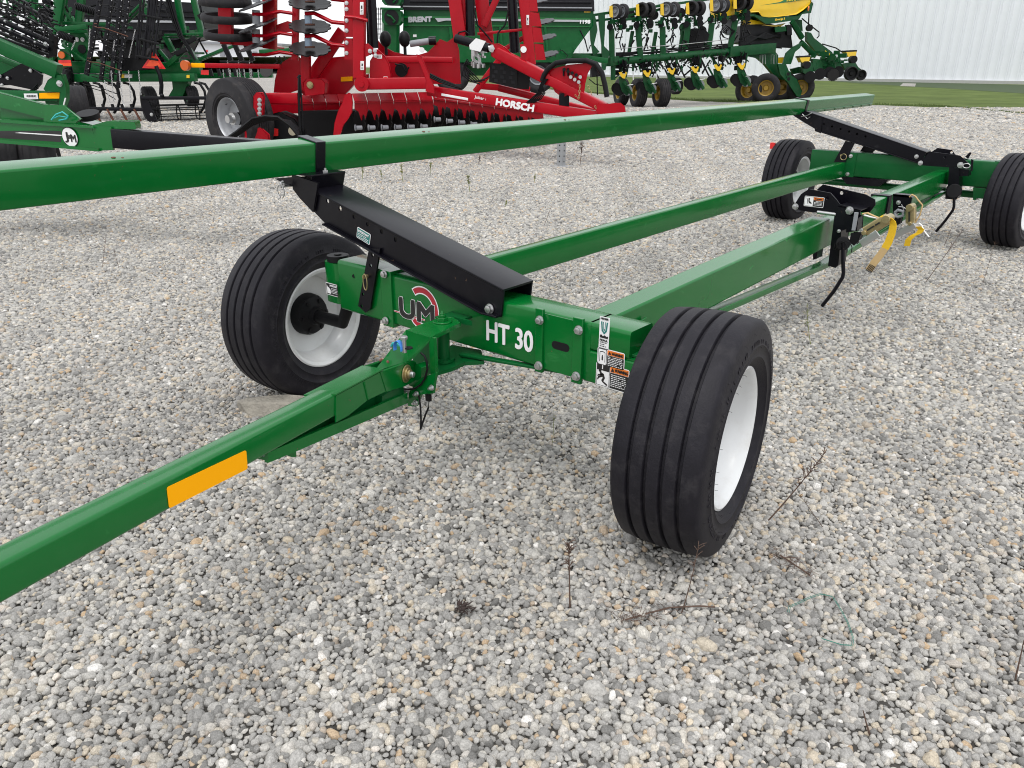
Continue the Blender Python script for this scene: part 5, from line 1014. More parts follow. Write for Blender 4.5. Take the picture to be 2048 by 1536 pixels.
Bm(PL, 'wing_leg', GREENJ, 1226, 160, 1226, 122, 9, PD); Pl(PL, 'wing_box', BLACKM, [(1181, 128), (1196, 128), (1200, 152), (1183, 154)], PD, .4, .02); Tb(PL, 'hose', BLACKM, [(1194, 150), (1195, 190)], 1.2, PD); Tb(PL, 'hose', BLACKM, [(1178, 158), (1190, 168), (1206, 172)], 1, PD)
# folded row units standing on the toolbar
rn = random.Random(21)
def folded_unit(i, u, v, ub_, vb2, wd):
    """arm foot (ub_, vb2), gauge wheels centred near (u, v)"""
    d_ = PD(u)-.25; top = v+34
    Bm(PL, 'row_arm', GREENJ, (u*1.0-8), top, ub_, vb2, wd, d_, h=.12)
    for dx in (0, 15):
        bwheel(PL, u+dx, v, 14, d_-.1+dx*.01, (-_H*.75-_R*.65) if dx == 0 else (-_H*.6-_R*.8), .20, BLACKM if i % 2 else GREYP, .72, 28, name='gauge_wheel', grooves=1)
    Pl(PL, 'yellow_guard', YELLOW, [(u-12, v-11), (u-6, v-12), (u-5, v+12), (u-12, v+11)], d_-.2, .05)
    ru = MB()
    for k in range(9): a = rn.uniform(u-13, u+14); b = rn.uniform(v+14, top+6); ru.box(Q(a, b, d_+rn.uniform(-.15, .2)), (rn.uniform(.05, .18), .08, rn.uniform(.05, .2)))
    for k in range(5): a = rn.uniform(u-12, u+8); ru.tube([Q(a, v+12+k*2, d_), Q(a+rn.uniform(-3, 10), top+rn.uniform(-10, 6), d_+.1)], .03, 5)
    ru.build('unit_frame', GREENJ, PL)
    for (dx, dv) in ((16, 22), (17, 31), (-11, 30)): Dk(PL, 'closing_disc', BLACKM, u+dx, v+dv+rn.uniform(-2, 2), 6, d_-.1, NB, .03, n=20)
    Tb(PL, 'hose', BLACKM, [(u-4, v+18), (u+10, v+24), (u+14, v+40), (u+8, v+62), (u+12, v+78)], 1.2, d_+.2)
    Sp(PL, 'spring', BLACKM, u+2, v+20, u+6, v+44, 2.2, d_-.15, 7)
FU = ((1231, 23, 1224, 122), (1284, 20, 1281, 118), (1333, 19, 1326, 115), (1384, 17, 1370, 98), (1432, 11, 1416, 104), (1479, 6, 1458, 104))
for i, (u, v, ub_, vb2) in enumerate(FU): folded_unit(i, u, v, ub_, vb2, 11)
for (u, v) in ((1261, 28), (1308, 30), (1362, 26), (1368, 55), (1404, 62)):
    Dk(PL, 'closing_disc', BLACKM, u, v, 9, PD(u)+.4, NB, .08, n=24); Bm(PL, 'row_arm', GREENJ, u+4, v+34, u-4, 112, 7, PD(u)+.4); o = MB()
    for k in range(6): o.box(Q(u+rn.uniform(-8, 8), v+rn.uniform(4, 34), PD(u)+.35), (.12, .08, rn.uniform(.05, .2)))
    o.build('unit_frame', GREENJ, PL)
Dk(PL, 'fan_housing', BLACKM, 1386, 80, 21, PD(1386)+.5, -_H, .3); Dk(PL, 'fan_housing', BLACKM, 1402, 74, 12, PD(1402)+.4, -_H, .3); Dk(PL, 'tank_end', GREYP, 1458, 55, 14, PD(1458)+.6, -_H, .2)
for k in range(9):
    vv = 96+k*2.1; Tb(PL, 'hose', BLACKM, [(1232, vv+10), (1262, vv+8+rn.uniform(-3, 3)), (1300, vv+6+rn.uniform(-4, 3)), (1345, vv+3+rn.uniform(-4, 4)), (1392, vv+rn.uniform(-4, 4)), (1455, vv-8)], 1.4, lambda u: PD(u)-.05)
Tb(PL, 'steel_pipe', STEEL, [(1232, 97), (1290, 94), (1350, 90), (1410, 84), (1456, 79)], .8, lambda u: PD(u)-.3)
for k in range(4): Tb(PL, 'hose', BLACKM, [(1440+k*3, 66), (1452+k*3, 50+k*2), (1464+k*2, 62), (1458, 78), (1446, 74), (1442, 66)], 1.0, PD(1450)-.2)
# row units in the ground position
def low_unit(u, v, s_=1.0):
    d_ = PD(u)-.5; ru = MB()
    Pl(PL, 'seed_hopper_bracket', YELLOW, [(u-8*s_, v-4), (u-3*s_, v-5), (u, v-1), (u+4*s_, v-1), (u+6*s_, v-5), (u+8*s_, v-4), (u+6*s_, v+2), (u+3*s_, v+8), (u-1*s_, v+7), (u-6*s_, v+1)], d_-.1, .08, .006)
    for k in range(8): ru.box(Q(u+rn.uniform(-12, 10), v+rn.uniform(-22, 6), d_+rn.uniform(.1, .4)), (rn.uniform(.08, .25), .1, rn.uniform(.08, .25)))
    ru.build('unit_frame', BLACKM, PL)
    Bm(PL, 'parallel_arm', GREENJ, u-14, v-26, u-2, v-2, 4, d_+.3); Bm(PL, 'parallel_arm', GREENJ, u+12, v-24, u+6, v+6, 3, d_+.2)
    for k in range(3): Tb(PL, 'hose', BLACKM, [(u-10+k*8, v-28), (u-6+k*7, v-16), (u-8+k*9, v-6)], .9, d_+.1)
    Pl(PL, 'unit_shank', GREENJ, [(u-8, v+4), (u+3, v+6), (u+10, v+20), (u+14, v+34), (u+8, v+42), (u-2, v+34), (u-7, v+18)], d_, .1, .01)
    for (dx, dv, r_) in ((-6, 30, 12), (-12, 27, 10), (9, 32, 10)): Dk(PL, 'gauge_wheel' if dx < 8 else 'closing_disc', BLACKM if dx < 0 else GREYP, u+dx, v+dv, r_*s_, d_+.1+abs(dx)*.02, NB, .14 if dx < 8 else .03, n=28)
    Bm(PL, 'closing_arm', GREENJ, u+2, v+14, u+17, v+40, 6, d_-.15); Sp(PL, 'spring', GREENJ, u+6, v+18, u+13, v+34, 3, d_-.25, 6); Bm(PL, 'lever', STEEL, u+8, v+22, u+20, v+20, 1.6, d_-.2)
for (u, v) in ((1246, 149), (1294, 146), (1343, 141), (1390, 138), (1436, 134), (1483, 131)): low_unit(u, v)
for (u, v) in ((1310, 138), (1362, 135), (1410, 132)): Bm(PL, 'parallel_arm', BLACKM, u-8, v-12, u+8, v+20, 3, PD(u)+.3); Bm(PL, 'parallel_arm', BLACKM, u+10, v-12, u-6, v+16, 2.4, PD(u)+.3)
for u in (1266, 1313): Bm(PL, 'strut', GREENJ, u, 122, u, 142, 4, PD); Bm(PL, 'cylinder_rod', WPLAIN, u, 142, u+.5, 160, 2, PD)
for u in (1277, 1323): bwheel(PL, u, 186, 28, PD0-.1, (-_R*.97-_H*.22), .44, YRIM, .5, name='wheel')
bwheel(PL, 1243, 184, 26, PD0+1.2, (-_R*.97-_H*.22), .42, YRIM, .5); bwheel(PL, 1352, 172, 16, PD0+1.6, (-_R*.88-_H*.47), .3, BLACKM, .5)
for q_, (m_, nm, cnt) in enumerate(((BLACKM, 'mechanism', 90), (GREENJ, 'mechanism', 70), (BLACKM, 'mechanism', 90))):
    o = MB()
    for k in range(cnt):
        u = rn.uniform(1228, 1500); v = (rn.uniform(122, 152) if q_ < 2 else rn.uniform(46, 112))-(u-1228)*.07
        if q_ == 2 and rn.random() < .5: u = 1231+rn.choice([0, 51, 101, 151, 202, 250])+rn.uniform(-14, 20)
        a = Q(u, v, PD(u)+rn.uniform(-.3, .6)); b = a+V((rn.uniform(-.4, .4), rn.uniform(-.3, .3), rn.uniform(-.5, .5)))*rn.uniform(.3, 1); o.beam(a, b, rn.uniform(.02, .07), rn.uniform(.02, .07), .004, seg=1)
    o.build(nm, m_, PL, kind='stuff')
# tank and rear frame
Pl(PL, 'tank', YELLOW, [(1449, -60), (1600, -60), (1622, -30), (1622, 6), (1606, 20), (1592, 29), (1528, 34), (1516, 24), (1500, 25), (1482, 28), (1445, 33), (1441, 16)], lambda u: PD(u)+.2, 1.9, .12)
Pl(PL, 'tank_stripe', GREEN, [(1520, 11), (1560, 4), (1596, -14), (1622, -24), (1622, -3), (1580, 4)], lambda u: PD(u)+.14, .05); Tx(PL, 'lettering', YELLOW, 'JOHN DEERE', 1563, 4, 1610, -2, 9, PD(1580)+.1, bold=.6, off=.08)
Pl(PL, 'tank_frame', GREENJ, [(1441, 34), (1488, 28), (1506, 27), (1532, 35), (1596, 31), (1610, 22), (1624, 4), (1626, 8), (1622, 25), (1604, 28), (1598, 38), (1580, 42), (1532, 47), (1508, 32), (1488, 34), (1441, 40)], lambda u: PD(u)+.05, 1.6, .02)
Tx(PL, 'model_lettering', YELLOW, 'MaxEmerge 5', 1542, 42, 1569, 39, 3.4, PD(1555)-.0, bold=.2, off=.05)
Pl(PL, 'tank_sump', YELLOW, [(1496, 38), (1526, 44), (1534, 50), (1560, 50), (1572, 46), (1560, 54), (1536, 56), (1500, 50)], lambda u: PD(u)+.5, 1.2, .02)
Cy(PL, 'lamp', ORANGE, 1616, 17, 1618, 17, 4.5, PD(1617)-.1, PD(1617)-.12)
Pl(PL, 'engine_block', BLACKM, [(1482, 52), (1542, 50), (1580, 60), (1584, 94), (1545, 92), (1480, 86)], lambda u: PD(u)+.5, 1.6, .05)
for k in range(7): Tb(PL, 'hose', BLACKM, [(1478, 84+k*2), (1500, 72+k*2), (1530, 78-k*2), (1560, 70+k)], 1.8, lambda u: PD(u)+.2)
Pl(PL, 'meter_box', GREENJ, [(1550, 54), (1572, 53), (1573, 62), (1551, 64)], PD(1560), .4, .01); Pl(PL, 'valve_box', BLACKM, [(1574, 50), (1583, 50), (1584, 70), (1575, 70)], PD(1560), .3, .01)
Bm(PL, 'frame_leg', GREENJ, 1584, 43, 1604, 76, 9, PD); Pl(PL, 'rear_tower', GREENJ, [(1590, 38), (1604, 40), (1605, 62), (1594, 58)], PD(1600)+.5, .3, .01)
Pl(PL, 'swing_arm', GREENJ, [(1566, 128), (1573, 106), (1586, 94), (1606, 84), (1600, 96), (1590, 104), (1582, 128)], lambda u: PD(u)-.3, .15, .01)
Pl(PL, 'rear_boom', GREENJ, [(1614, 64), (1622, 66), (1628, 76), (1648, 92), (1664, 104), (1670, 116), (1640, 112), (1614, 82)], lambda u: PD(u)+1.0, .3, .01)
Bm(PL, 'boom_tube', GREENJ, 1602, 84, 1630, 112, 8, PD); Bm(PL, 'reflector', YELLOW, 1650, 103, 1659, 109, 4, lambda u: PD(u)+.9, h=.03)
Tb(PL, 'hand_rail', BLACKM, [(1604, 37), (1622, 52), (1638, 64), (1638, 72), (1634, 76)], 1.2, lambda u: PD(u)+.4); Tb(PL, 'hand_rail', BLACKM, [(1618, 26), (1617, 52)], 1.2, PD(1617)); Dk(PL, 'hose_reel', BLACKM, 1617, 56, 6, PD(1617), -_H, .2); Tb(PL, 'hand_rail', BLACKM, [(1645, 88), (1672, 96), (1690, 108)], 1.2, lambda u: PD(u)+1)
Pl(PL, 'centre_hitch', GREENJ, [(1492, 100), (1545, 98), (1556, 110), (1556, 128), (1574, 150), (1568, 160), (1548, 150), (1530, 128), (1516, 116), (1496, 112)], lambda u: PD(u)+.1, .4, .02)
for u in (1520, 1526, 1542, 1549): Tb(PL, 'u_bolt', STEEL, [(u, 128), (u, 110), (u+4, 109), (u+5, 128)], .5, PD(u)-.1)
Pl(PL, 'axle_arm', GREENJ, [(1556, 128), (1572, 128), (1580, 148), (1594, 158), (1604, 182), (1600, 194), (1594, 192), (1576, 166), (1560, 148)], lambda u: PD(u)-.55, .16, .01)
for (u, v) in ((1576, 148), (1577, 158)): Dk(PL, 'pivot', GREENJ, u, v, 5.5, PD(u)-.6, -_H, .05); Dk(PL, 'pivot_hole', BLACKM, u, v, 3.2, PD(u)-.62, -_H, .04)
for (u, v, dd, ax) in ((1601, 175, -.3, 0), (1566, 174, .8, 1), (1532, 176, -.1, 0), (1499, 180, 1.0, 1)): bwheel(PL, u, v, 28 if u != 1601 else 27, PD(u)+dd, (-_H*.92-_R*.3) if not ax else (-_R*.7-_H*.7), .5, YRIM, .52)
Pl(PL, 'tool_arm', GREENJ, [(1582, 138), (1600, 134), (1616, 136), (1624, 150), (1632, 158), (1618, 156), (1604, 146), (1586, 148)], lambda u: PD(u)+.4, .2, .01)
# far wing row units on the right
def PE(u): return PD0+5+(u-1630)*.02
for (u, v) in ((1616, 152), (1636, 146), (1655, 143), (1672, 142)):
    Pl(PL, 'unit_frame', GREENJ, [(u-10, v-28), (u+8, v-26), (u+12, v-10), (u+2, v), (u-10, v-8)], PE, .3, .02); Dk(PL, 'opening_disc', BLACKM, u+4, v+2, 11, PE(u)-.2, -_H+_R*-.3, .05, n=30, notch=0)
Dk(PL, 'toothed_disc', DISCS, 1666, 150, 12, PE(1666)-.6, -_H, .03, 20, 80); bwheel(PL, 1702, 147, 13.5, PE(1700)-.4, -_H, .3, BLACKM, .85, 30, name='gauge_wheel', grooves=1); bwheel(PL, 1722, 150, 10.5, PE(1722)-.3, -_H, .2, BLACKM, .8, 30, name='closing_wheel', grooves=1)
Pl(PL, 'unit_frame', GREENJ, [(1686, 128), (1710, 124), (1716, 134), (1726, 142), (1714, 146), (1690, 140)], PE, .3, .02)
for (u, v) in ((1693, 104), (1600, 115)): Pl(PL, 'seed_hopper', YELLOW, [(u, v), (u+20, v-1), (u+18, v+9), (u+4, v+9)], PE, .5, .02); Pl(PL, 'hopper_lid', BLACKM, [(u-1, v-3), (u+21, v-4), (u+21, v-1), (u-1, v)], PE, .55, .01); Dk(PL, 'meter', BLACKM, u+10, v+15, 7, PE(u)-.1, -_H, .3)
Pl(PL, 'seed_hopper', YELLOW, [(1557, 116), (1572, 115), (1572, 126), (1558, 126)], PD(1560)+.6, .4, .02)
o = MB()
for k in range(40): o.box(Q(rn.uniform(1612, 1695), rn.uniform(104, 134), PE(1650)+rn.uniform(-.3, .5)), (rn.uniform(.08, .4), .12, rn.uniform(.05, .2)))
o.build('wing_mechanism', GREENJ, PL, kind='stuff')
# ================================================================ second header trailer on the left, J&M badge
JD_ = 7.6
JM = thing('header_trailer', 'green header trailer with round white badge and black drawbar at the left edge', 'header trailer', V((Q(90, 300, JD_+.3).x, Q(90, 300, JD_+.3).y, GZ)))
def DJ(u): return JD_-(u-100)*.0012
Pl(JM, 'frame_beam', GREEN, [(-260, 236), (0, 243), (184, 256), (196, 300), (0, 282), (-260, 268)], DJ, .02, .002)
Pl(JM, 'beam_flange', GREEN, [(-260, 233), (0, 239), (184, 253), (188, 257), (0, 245), (-260, 238)], lambda u: DJ(u)-.03, .05, .004); Pl(JM, 'beam_flange', GREEN, [(-260, 264), (0, 279), (196, 297), (198, 303), (0, 286), (-260, 270)], lambda u: DJ(u)-.03, .05, .004)
Pl(JM, 'black_stripe', KPLAIN, [(-260, 246), (0, 257), (122, 262), (122, 284), (0, 276), (-260, 264)], lambda u: DJ(u)-.004, .003); Pl(JM, 'white_pinstripe', WPLAIN, [(-260, 252), (0, 262), (124, 270), (124, 272), (0, 264), (-260, 254)], lambda u: DJ(u)-.007, .003)
o = MB(); c = Q(141, 274, DJ(141))-_H*.012
for (mi, k, dz) in ((1, 1.0, 0), (0, .93, .0012)):
    o.mi = mi; X = (Q(160, 276, DJ(160))-Q(122, 272, DJ(122))).normalized(); pts = [c-_H*dz+X*(19*mpp(JD_)*k*math.cos(t_))+ZU*(19.5*mpp(JD_)*k*math.sin(t_)) for t_ in np.linspace(0, 6.283, 40)[:-1]]; o.add(pts, [tuple(range(len(pts)))])
o.mi = 1; X = (Q(160, 276.5, DJ(160))-Q(122, 272, DJ(122))).normalized(); s_ = mpp(JD_)
o.text('J', c-_H*.003-X*(12*s_)-ZU*(6*s_), X, ZU, 15*s_, width=8*s_, bold=.8*s_); o.text('M', c-_H*.003+X*(2.5*s_)-ZU*(8.5*s_), X, ZU, 14*s_, width=11.5*s_, bold=.9*s_); o.text('&', c-_H*.003-X*(3.4*s_)-ZU*(3*s_), X, ZU, 7.5*s_, width=6*s_, bold=.3*s_)
o.build('badge', [WPLAIN, KPLAIN], JM, flat=True)
Pl(JM, 'end_box', GREEN, [(184, 251), (222, 254), (226, 300), (196, 301)], DJ, .03, .003); Pl(JM, 'end_box_top', GREEN, [(186, 250), (214, 243), (269, 243), (272, 252), (271, 258), (224, 257)], lambda u: DJ(u)+.02, .1, .003)
o = MB(); o.beam(Q(232, 276, DJ(232)+.05), Q(560, 302, DJ(560)+.25), .14, .17, .012); o.build('drawbar', BLACK, JM)
Pl(JM, 'gusset_bar', GREEN, [(-200, 132), (0, 186), (92, 210), (88, 236), (0, 214), (-200, 160)], lambda u: DJ(u)+.25, .06, .004); Pl(JM, 'gusset_plate', GREEN, [(90, 210), (126, 211), (160, 238), (150, 246), (88, 242)], lambda u: DJ(u)+.05, .03, .004)
Pl(JM, 'cross_beam', GREEN, [(0, 213), (90, 222), (150, 240), (186, 250), (170, 252), (0, 238)], lambda u: DJ(u)+.3, .25, .006)
Tb(JM, 'teal_tie', TEAL, [(103, 240), (112, 229), (125, 224), (136, 232), (133, 238), (118, 241)], 1.7, DJ(110)-.05); Tb(JM, 'teal_tie', TEAL, [(104, 238), (118, 232), (136, 235)], 1.2, DJ(110)-.05)
Dk(JM, 'hose_coil', BLACKM, 178, 236, 22, DJ(178)+.4, (ZU-_H*.3), .05)
bwheel(JM, 5, 322, 48, DJ(0)+.35, (-_R*.93-_H*.37), .34, WHITE, .5); bwheel(JM, 82, 322, 46, DJ(80)+.6, (-_R*.93-_H*.37), .34, WHITE, .5)
# ================================================================ green transport frame with sloping arm (left edge)
TD_ = 10.5
TF = thing('tillage_frame', 'green implement frame with sloping arm, amber reflector and dark side plate at far left', 'tillage implement', V((Q(60, 220, TD_+.5).x, Q(60, 220, TD_+.5).y, GZ)))
Bm(TF, 'sloping_arm', GREEN2, -120, 40, 118, 143, 27, TD_, h=.14, rr=.012); Bm(TF, 'lower_rail', GREEN2, -120, 70, 60, 140, 10, TD_+.4, h=.1)
Bm(TF, 'main_frame', GREEN2, -140, 188, 122, 192, 19, TD_+.1, h=.2); o = MB(); o.prism([Q(u, v, TD_-.02) for u, v in ((79, 186), (120, 185), (120, 197), (79, 197))], -_H*.006); o.build('reflector', AMBER, TF, flat=True)
o = MB(); o.prism([Q(u, v, TD_-.02) for u, v in ((48, 187), (75, 187), (77, 198), (50, 199))], -_H*.006); to_ = o.build('white_decal', WPLAIN, TF, flat=True); 
for k, (a_, b_) in enumerate(((53, 57), (58, 61), (62, 66), (67, 71))): Pl(to_, 'decal_print', KPLAIN, [(a_, 190.4), (b_, 190.4), (b_, 193.6), (a_, 193.6)], TD_-.045, .004)
Pl(TF, 'side_plate', BLACK, [(-20, 158), (5, 148), (42, 128), (66, 138), (84, 150), (82, 168), (70, 180), (20, 170), (-20, 172)], TD_+.2, .03, .004); b = MB(); b.bolt(Q(61, 141, TD_+.18), -_H, .018, .012); b.build('bolt', STEEL, TF)
Pl(TF, 'hinge_plate', GREEN2, [(88, 178), (96, 160), (112, 150), (124, 150), (132, 172), (132, 200), (126, 218), (118, 212), (120, 184), (92, 182)], TD_-.05, .08, .006); b = MB(); b.bolt(Q(119, 167, TD_-.06), -_H, .030, .02); b.build('bolt', STEEL, TF)
Pl(TF, 'lower_lug', GREEN2, [(90, 198), (118, 199), (116, 209), (92, 208)], TD_+.1, .1, .004); Bm(TF, 'white_rod', WPLAIN, 131, 196, 127, 211, 2.5, TD_-.1)
for k in range(3): Tb(TF, 'hose', BLACKM, [(-30, 172+k*4), (20, 178+k*3), (60, 183), (76, 168+k*4)], 2.0, TD_+.15)
for u, v in ((0, 152), (15, 156), (4, 170)): b = MB(); b.bolt(Q(u, v, TD_+.17), -_H, .016, .012); b.build('bolt', STEEL, TF)
Pl(TF, 'back_frame', GREEN2, [(-100, 110), (0, 120), (30, 132), (0, 160), (-100, 170)], TD_+1.2, .1)
# wavy rolling harrow bars and black struts above the arm
def wavy(u0, v0, u1, v1, D, name='wavy_blade', w_=3.5, n=9):
    o = MB(); N_ = n*6
    pts = []
    for i in range(N_+1):
        t_ = i/N_; s2 = max(-.75, min(.75, 1.4*math.sin(t_*n*2*math.pi)))*3.2; pts.append(Q(u0+(u1-u0)*t_+s2*.3, v0+(v1-v0)*t_-s2, D))
    for i in range(N_): a, b = pts[i], pts[i+1]; o.prism([a-ZU*(w_*mpp(D)), b-ZU*(w_*mpp(D)), b, a], _H*.03)
    return o.build(name, BLACKM, TF)
for k, (v0, v1) in enumerate(((-14, 48), (8, 66), (26, 70), (58, 108))): wavy(-40, v0-24, 106, v1+2, TD_+.5+k*.12)
Bm(TF, 'harrow_bar', BLACK, -40, 22, 104, 86, 9, TD_+.7, h=.1); Bm(TF, 'harrow_bar', BLACK, -40, 36, 100, 98, 8, TD_+.6, h=.1); Bm(TF, 'harrow_bar', BLACK, -40, -8, 104, 62, 5, TD_+.9, h=.06)
Bm(TF, 'harrow_bar', BLACKM, -40, 62, 100, 112, 7, TD_+.8, h=.1); Pl(TF, 'bar_end_plate', BLACKM, [(98, 68), (108, 72), (106, 112), (98, 114)], TD_+.6, .1, .004); b = MB(); b.bolt(Q(91, 88, TD_+.5), -_H, .022, .015); b.build('bolt', STEEL, TF)
for (u, v) in ((8, 20), (36, 34), (62, 44), (84, 56), (20, 60), (44, 70), (70, 84), (34, 100), (62, 110), (90, 112), (10, 42)): b = MB(); b.bolt(Q(u, v, TD_+.45), -_H, .012, .01); b.build('bolt', STEEL, TF)
Pl(TF, 'white_patch', WPLAIN, [(36, 32), (49, 38), (48, 41), (37, 36)], TD_+.48, .02); Pl(TF, 'white_patch', WPLAIN, [(36, 48), (47, 53), (47, 56), (36, 52)], TD_+.48, .02)
for k, (a, b_, c, d_, w_) in enumerate(((-40, -30, 104, 40, 5), (-40, 4, 100, 76, 6), (-40, 48, 96, 106, 6), (-40, 70, 80, 116, 6), (-40, -46, 60, 10, 4))): Bm(TF, 'harrow_bar', BLACKM, a, b_, c, d_, w_, TD_+.95+k*.08, h=.08)
o = MB(); rt2 = random.Random(31)
for k in range(110):
    u = rt2.uniform(-10, 104); v = rt2.uniform(-10, 74)+(u-50)*.45; a = Q(u, v, TD_+rt2.uniform(.5, 1.2)); b_ = a+_R*rt2.uniform(-.12, .25)+ZU*rt2.uniform(-.16, .02)+_H*rt2.uniform(-.1, .1); o.tube([a, a.lerp(b_, .5)+ZU*.02, b_], rt2.uniform(.006, .014), 5)
o.build('tine_cluster', BLACKM, TF, kind='stuff')
bwheel(TF, 148, 214, 42, TD_+2.2, (-_R*.85-_H*.5), .4, GREEN2, .55, name='wheel')
# ================================================================ green field cultivator with folded harrow
rr0 = random.Random(77)
CD = ground_D(246)+1.0; print('CD', CD)
FC = thing('field_cultivator', 'large green field cultivator with folded tine harrow, chains and orange triangle', 'field cultivator', V((Q(270, 240, CD+.5).x, Q(270, 240, CD+.5).y, GZ)))
for (a, b_, c, d_, w_, dd) in ((128, -40, 113, 54, 14, 0), (167, -40, 157, 54, 13, .4), (70, -40, 66, 44, 12, .9), (35, -30, 30, 40, 10, 1.2), (344, -60, 368, 72, 10, 0), (378, -40, 405, 72, 10, .3), (330, 72, 347, 104, 9, .2), (378, 98, 398, 130, 8, .1), (268, -60, 300, 46, 6, 1.4)):
    Bm(FC, 'mast', GREEN2, a, b_, c, d_, w_, CD+dd, h=.16)
for (a, b_, c, d_, w_, dd) in ((78, 45, 225, 49, 6, .3), (104, 60, 174, 53, 9, -.3), (118, 64, 175, 63, 6, 0), (330, 70, 410, 67, 4, -.1), (330, 75, 408, 73, 3, 0), (20, 20, 60, -4, 5, 1), (45, 24, 70, 6, 4, 1), (335, 130, 374, 96, 9, -.1), (250, 40, 290, 0, 4, .6), (252, 48, 294, 8, 3, .7), (398, 120, 450, 98, 7, .8), (125, 90, 172, 122, 5, -.1), (318, 100, 345, 132, 6, .2), (108, 60, 104, 124, 8, -.2), (360, 102, 352, 128, 8, .4)):
    Bm(FC, 'brace', GREEN2, a, b_, c, d_, w_, CD+dd, h=.1)
Bm(FC, 'main_frame', GREEN2, 124, 134, 402, 137, 22, CD+.2, h=.3); Bm(FC, 'rear_frame', GREEN2, 128, 156, 392, 155, 15, CD-.2, h=.25); Bm(FC, 'rear_frame', GREEN2, 380, 152, 545, 150, 10, CD+1.2, h=.2)
Pl(FC, 'hinge_tower', GREEN2, [(140, 66), (168, 66), (178, 84), (178, 120), (150, 120), (136, 92)], CD+.1, .2, .01); Dk(FC, 'tower_hole', BLACKM, 164, 98, 8, CD+.07, -_H, .02)
for u, v in ((154, 79), (165, 79)): b = MB(); b.bolt(Q(u, v, CD+.08), -_H, .05, .03); b.build('bolt', STEEL, FC)
Pl(FC, 'lamp_plate', GREEN2, [(116, 124), (116, 106), (122, 98), (134, 98), (141, 106), (141, 124)], CD-.35, .05, .006); Dk(FC, 'lamp', AMBERL, 124, 110, 6.5, CD-.42, -_H, .05)
Pl(FC, 'red_reflector', REDV, [(117, 120), (141, 120), (142, 126), (117, 126)], CD-.4, .02); Pl(FC, 'orange_reflector', FLUO, [(117, 125.5), (142, 125.5), (143, 132), (118, 132)], CD-.4, .02)
Sp(FC, 'coil_spring', BLACKM, 152, 12, 196, 26, 6, CD-.3, 13); Sp(FC, 'coil_spring', BLACKM, 118, 68, 148, 80, 6, CD-.5, 11); Sp(FC, 'coil_spring', BLACKM, 86, 0, 104, 8, 5, CD, 8); Sp(FC, 'coil_spring', BLACKM, 134, 138, 133, 166, 7, CD-.6, 12)
Pl(FC, 'spring_housing', BLACK, [(126, 136), (140, 134), (144, 150), (143, 168), (128, 168)], CD-.45, .1, .01)
o = MB(); A = Q(93, 42, CD+.9); B = Q(93, 16, CD+.9); o.cyl(A, B, 13*mpp(CD+1), 24); o.build('drum', BLACK, FC); o = MB(); c = B; o.lathe(c, ZU, [(.085, -.01), (.118, .0), (.122, .02), (.112, .03), (.09, .02), (.085, -.01)], 24); o.build('drum_rim', BLACKM, FC); Pl(FC, 'white_panel', WPLAIN, [(84, 10), (116, 14), (114, 42), (82, 42)], CD+1.6, .1)
o = MB()
for k in range(46):
    a = Q(rr0.uniform(-20, 150), rr0.uniform(-20, 62), CD+rr0.uniform(.8, 1.6)); b_ = a+V((rr0.uniform(-1, 1), rr0.uniform(-.6, .6), rr0.uniform(-1, 1)))*rr0.uniform(.3, 1.0); o.beam(a, b_, .06, .08, .01, seg=1)
o.build('folded_sections', GREEN2, FC, kind='stuff')
o = MB()
for k in range(60):
    a = Q(rr0.uniform(-20, 420), rr0.uniform(-20, 120), CD+rr0.uniform(.5, 1.6)); b_ = a+V((rr0.uniform(-.6, .6), rr0.uniform(-.5, .5), rr0.uniform(-.8, .8)))*rr0.uniform(.2, 1.0); o.tube([a, a.lerp(b_, .5)-ZU*rr0.uniform(0, .15), b_], rr0.uniform(.012, .03), 5)
o.build('hoses', BLACKM, FC, kind='stuff')
# folded harrow: long black bars with rows of bent tines
for (a, b_, c, d_, w_) in ((206, -30, 173, 150, 10), (226, -30, 202, 160, 8), (246, -30, 222, 160, 9), (260, -30, 236, 175, 8)):
    Bm(FC, 'harrow_bar', BLACK, a, b_, c, d_, w_, CD-.9, h=.05)
    for k in range(16):
        t_ = (k+.8)/17; u = a+(c-a)*t_+1.5; v = b_+(d_-b_)*t_
        if v > 0: b = MB(); b.bolt(Q(u, v, CD-.95), -_H, .010, .01); b.build('bolt', STEEL, FC)
for k in range(8):
    v = 2+k*23; u = 203-k*4.3; Tb(FC, 'harrow_tine', RUST if k % 3 == 2 else BLACKM, [(u, v), (u-6, v-1), (u-7, v+4), (u, v+7), (u+14, v+8), (u+34, v+15), (u+62, v+25)], 1.0, CD-1.0)
    Tb(FC, 'harrow_tine', BLACKM, [(u+6, v+12), (u+34, v+20), (u+58, v+36)], .9, CD-.95); Tb(FC, 'harrow_tine', BLACKM, [(u+22, v-4), (u+44, v+6), (u+66, v+12)], .9, CD-.8)
for (a, b_, c, d_, w_) in ((284, -30, 272, 118, 4), (291, -30, 276, 118, 3.5), (300, -30, 290, 118, 4), (318, -30, 300, 120, 3.5), (327, -30, 307, 112, 4), (306, -30, 296, 96, 6), (296, 50, 286, 118, 8), (312, -30, 304, 60, 5)): Bm(FC, 'tine_bar', BLACK, a, b_, c, d_, w_, CD-.7, h=.04)
for (a, b_, c, d_) in ((284, 30, 325, 38), (278, 78, 318, 88), (272, 112, 316, 120)): Bm(FC, 'tine_clamp', BLACKM, a, b_, c, d_, 4, CD-.75)
Pl(FC, 'clamp_block', BLACKM, [(232, 120), (262, 116), (312, 118), (316, 130), (300, 138), (236, 142)], CD-.6, .25, .02)
o = MB(); rr_ = random.Random(4)
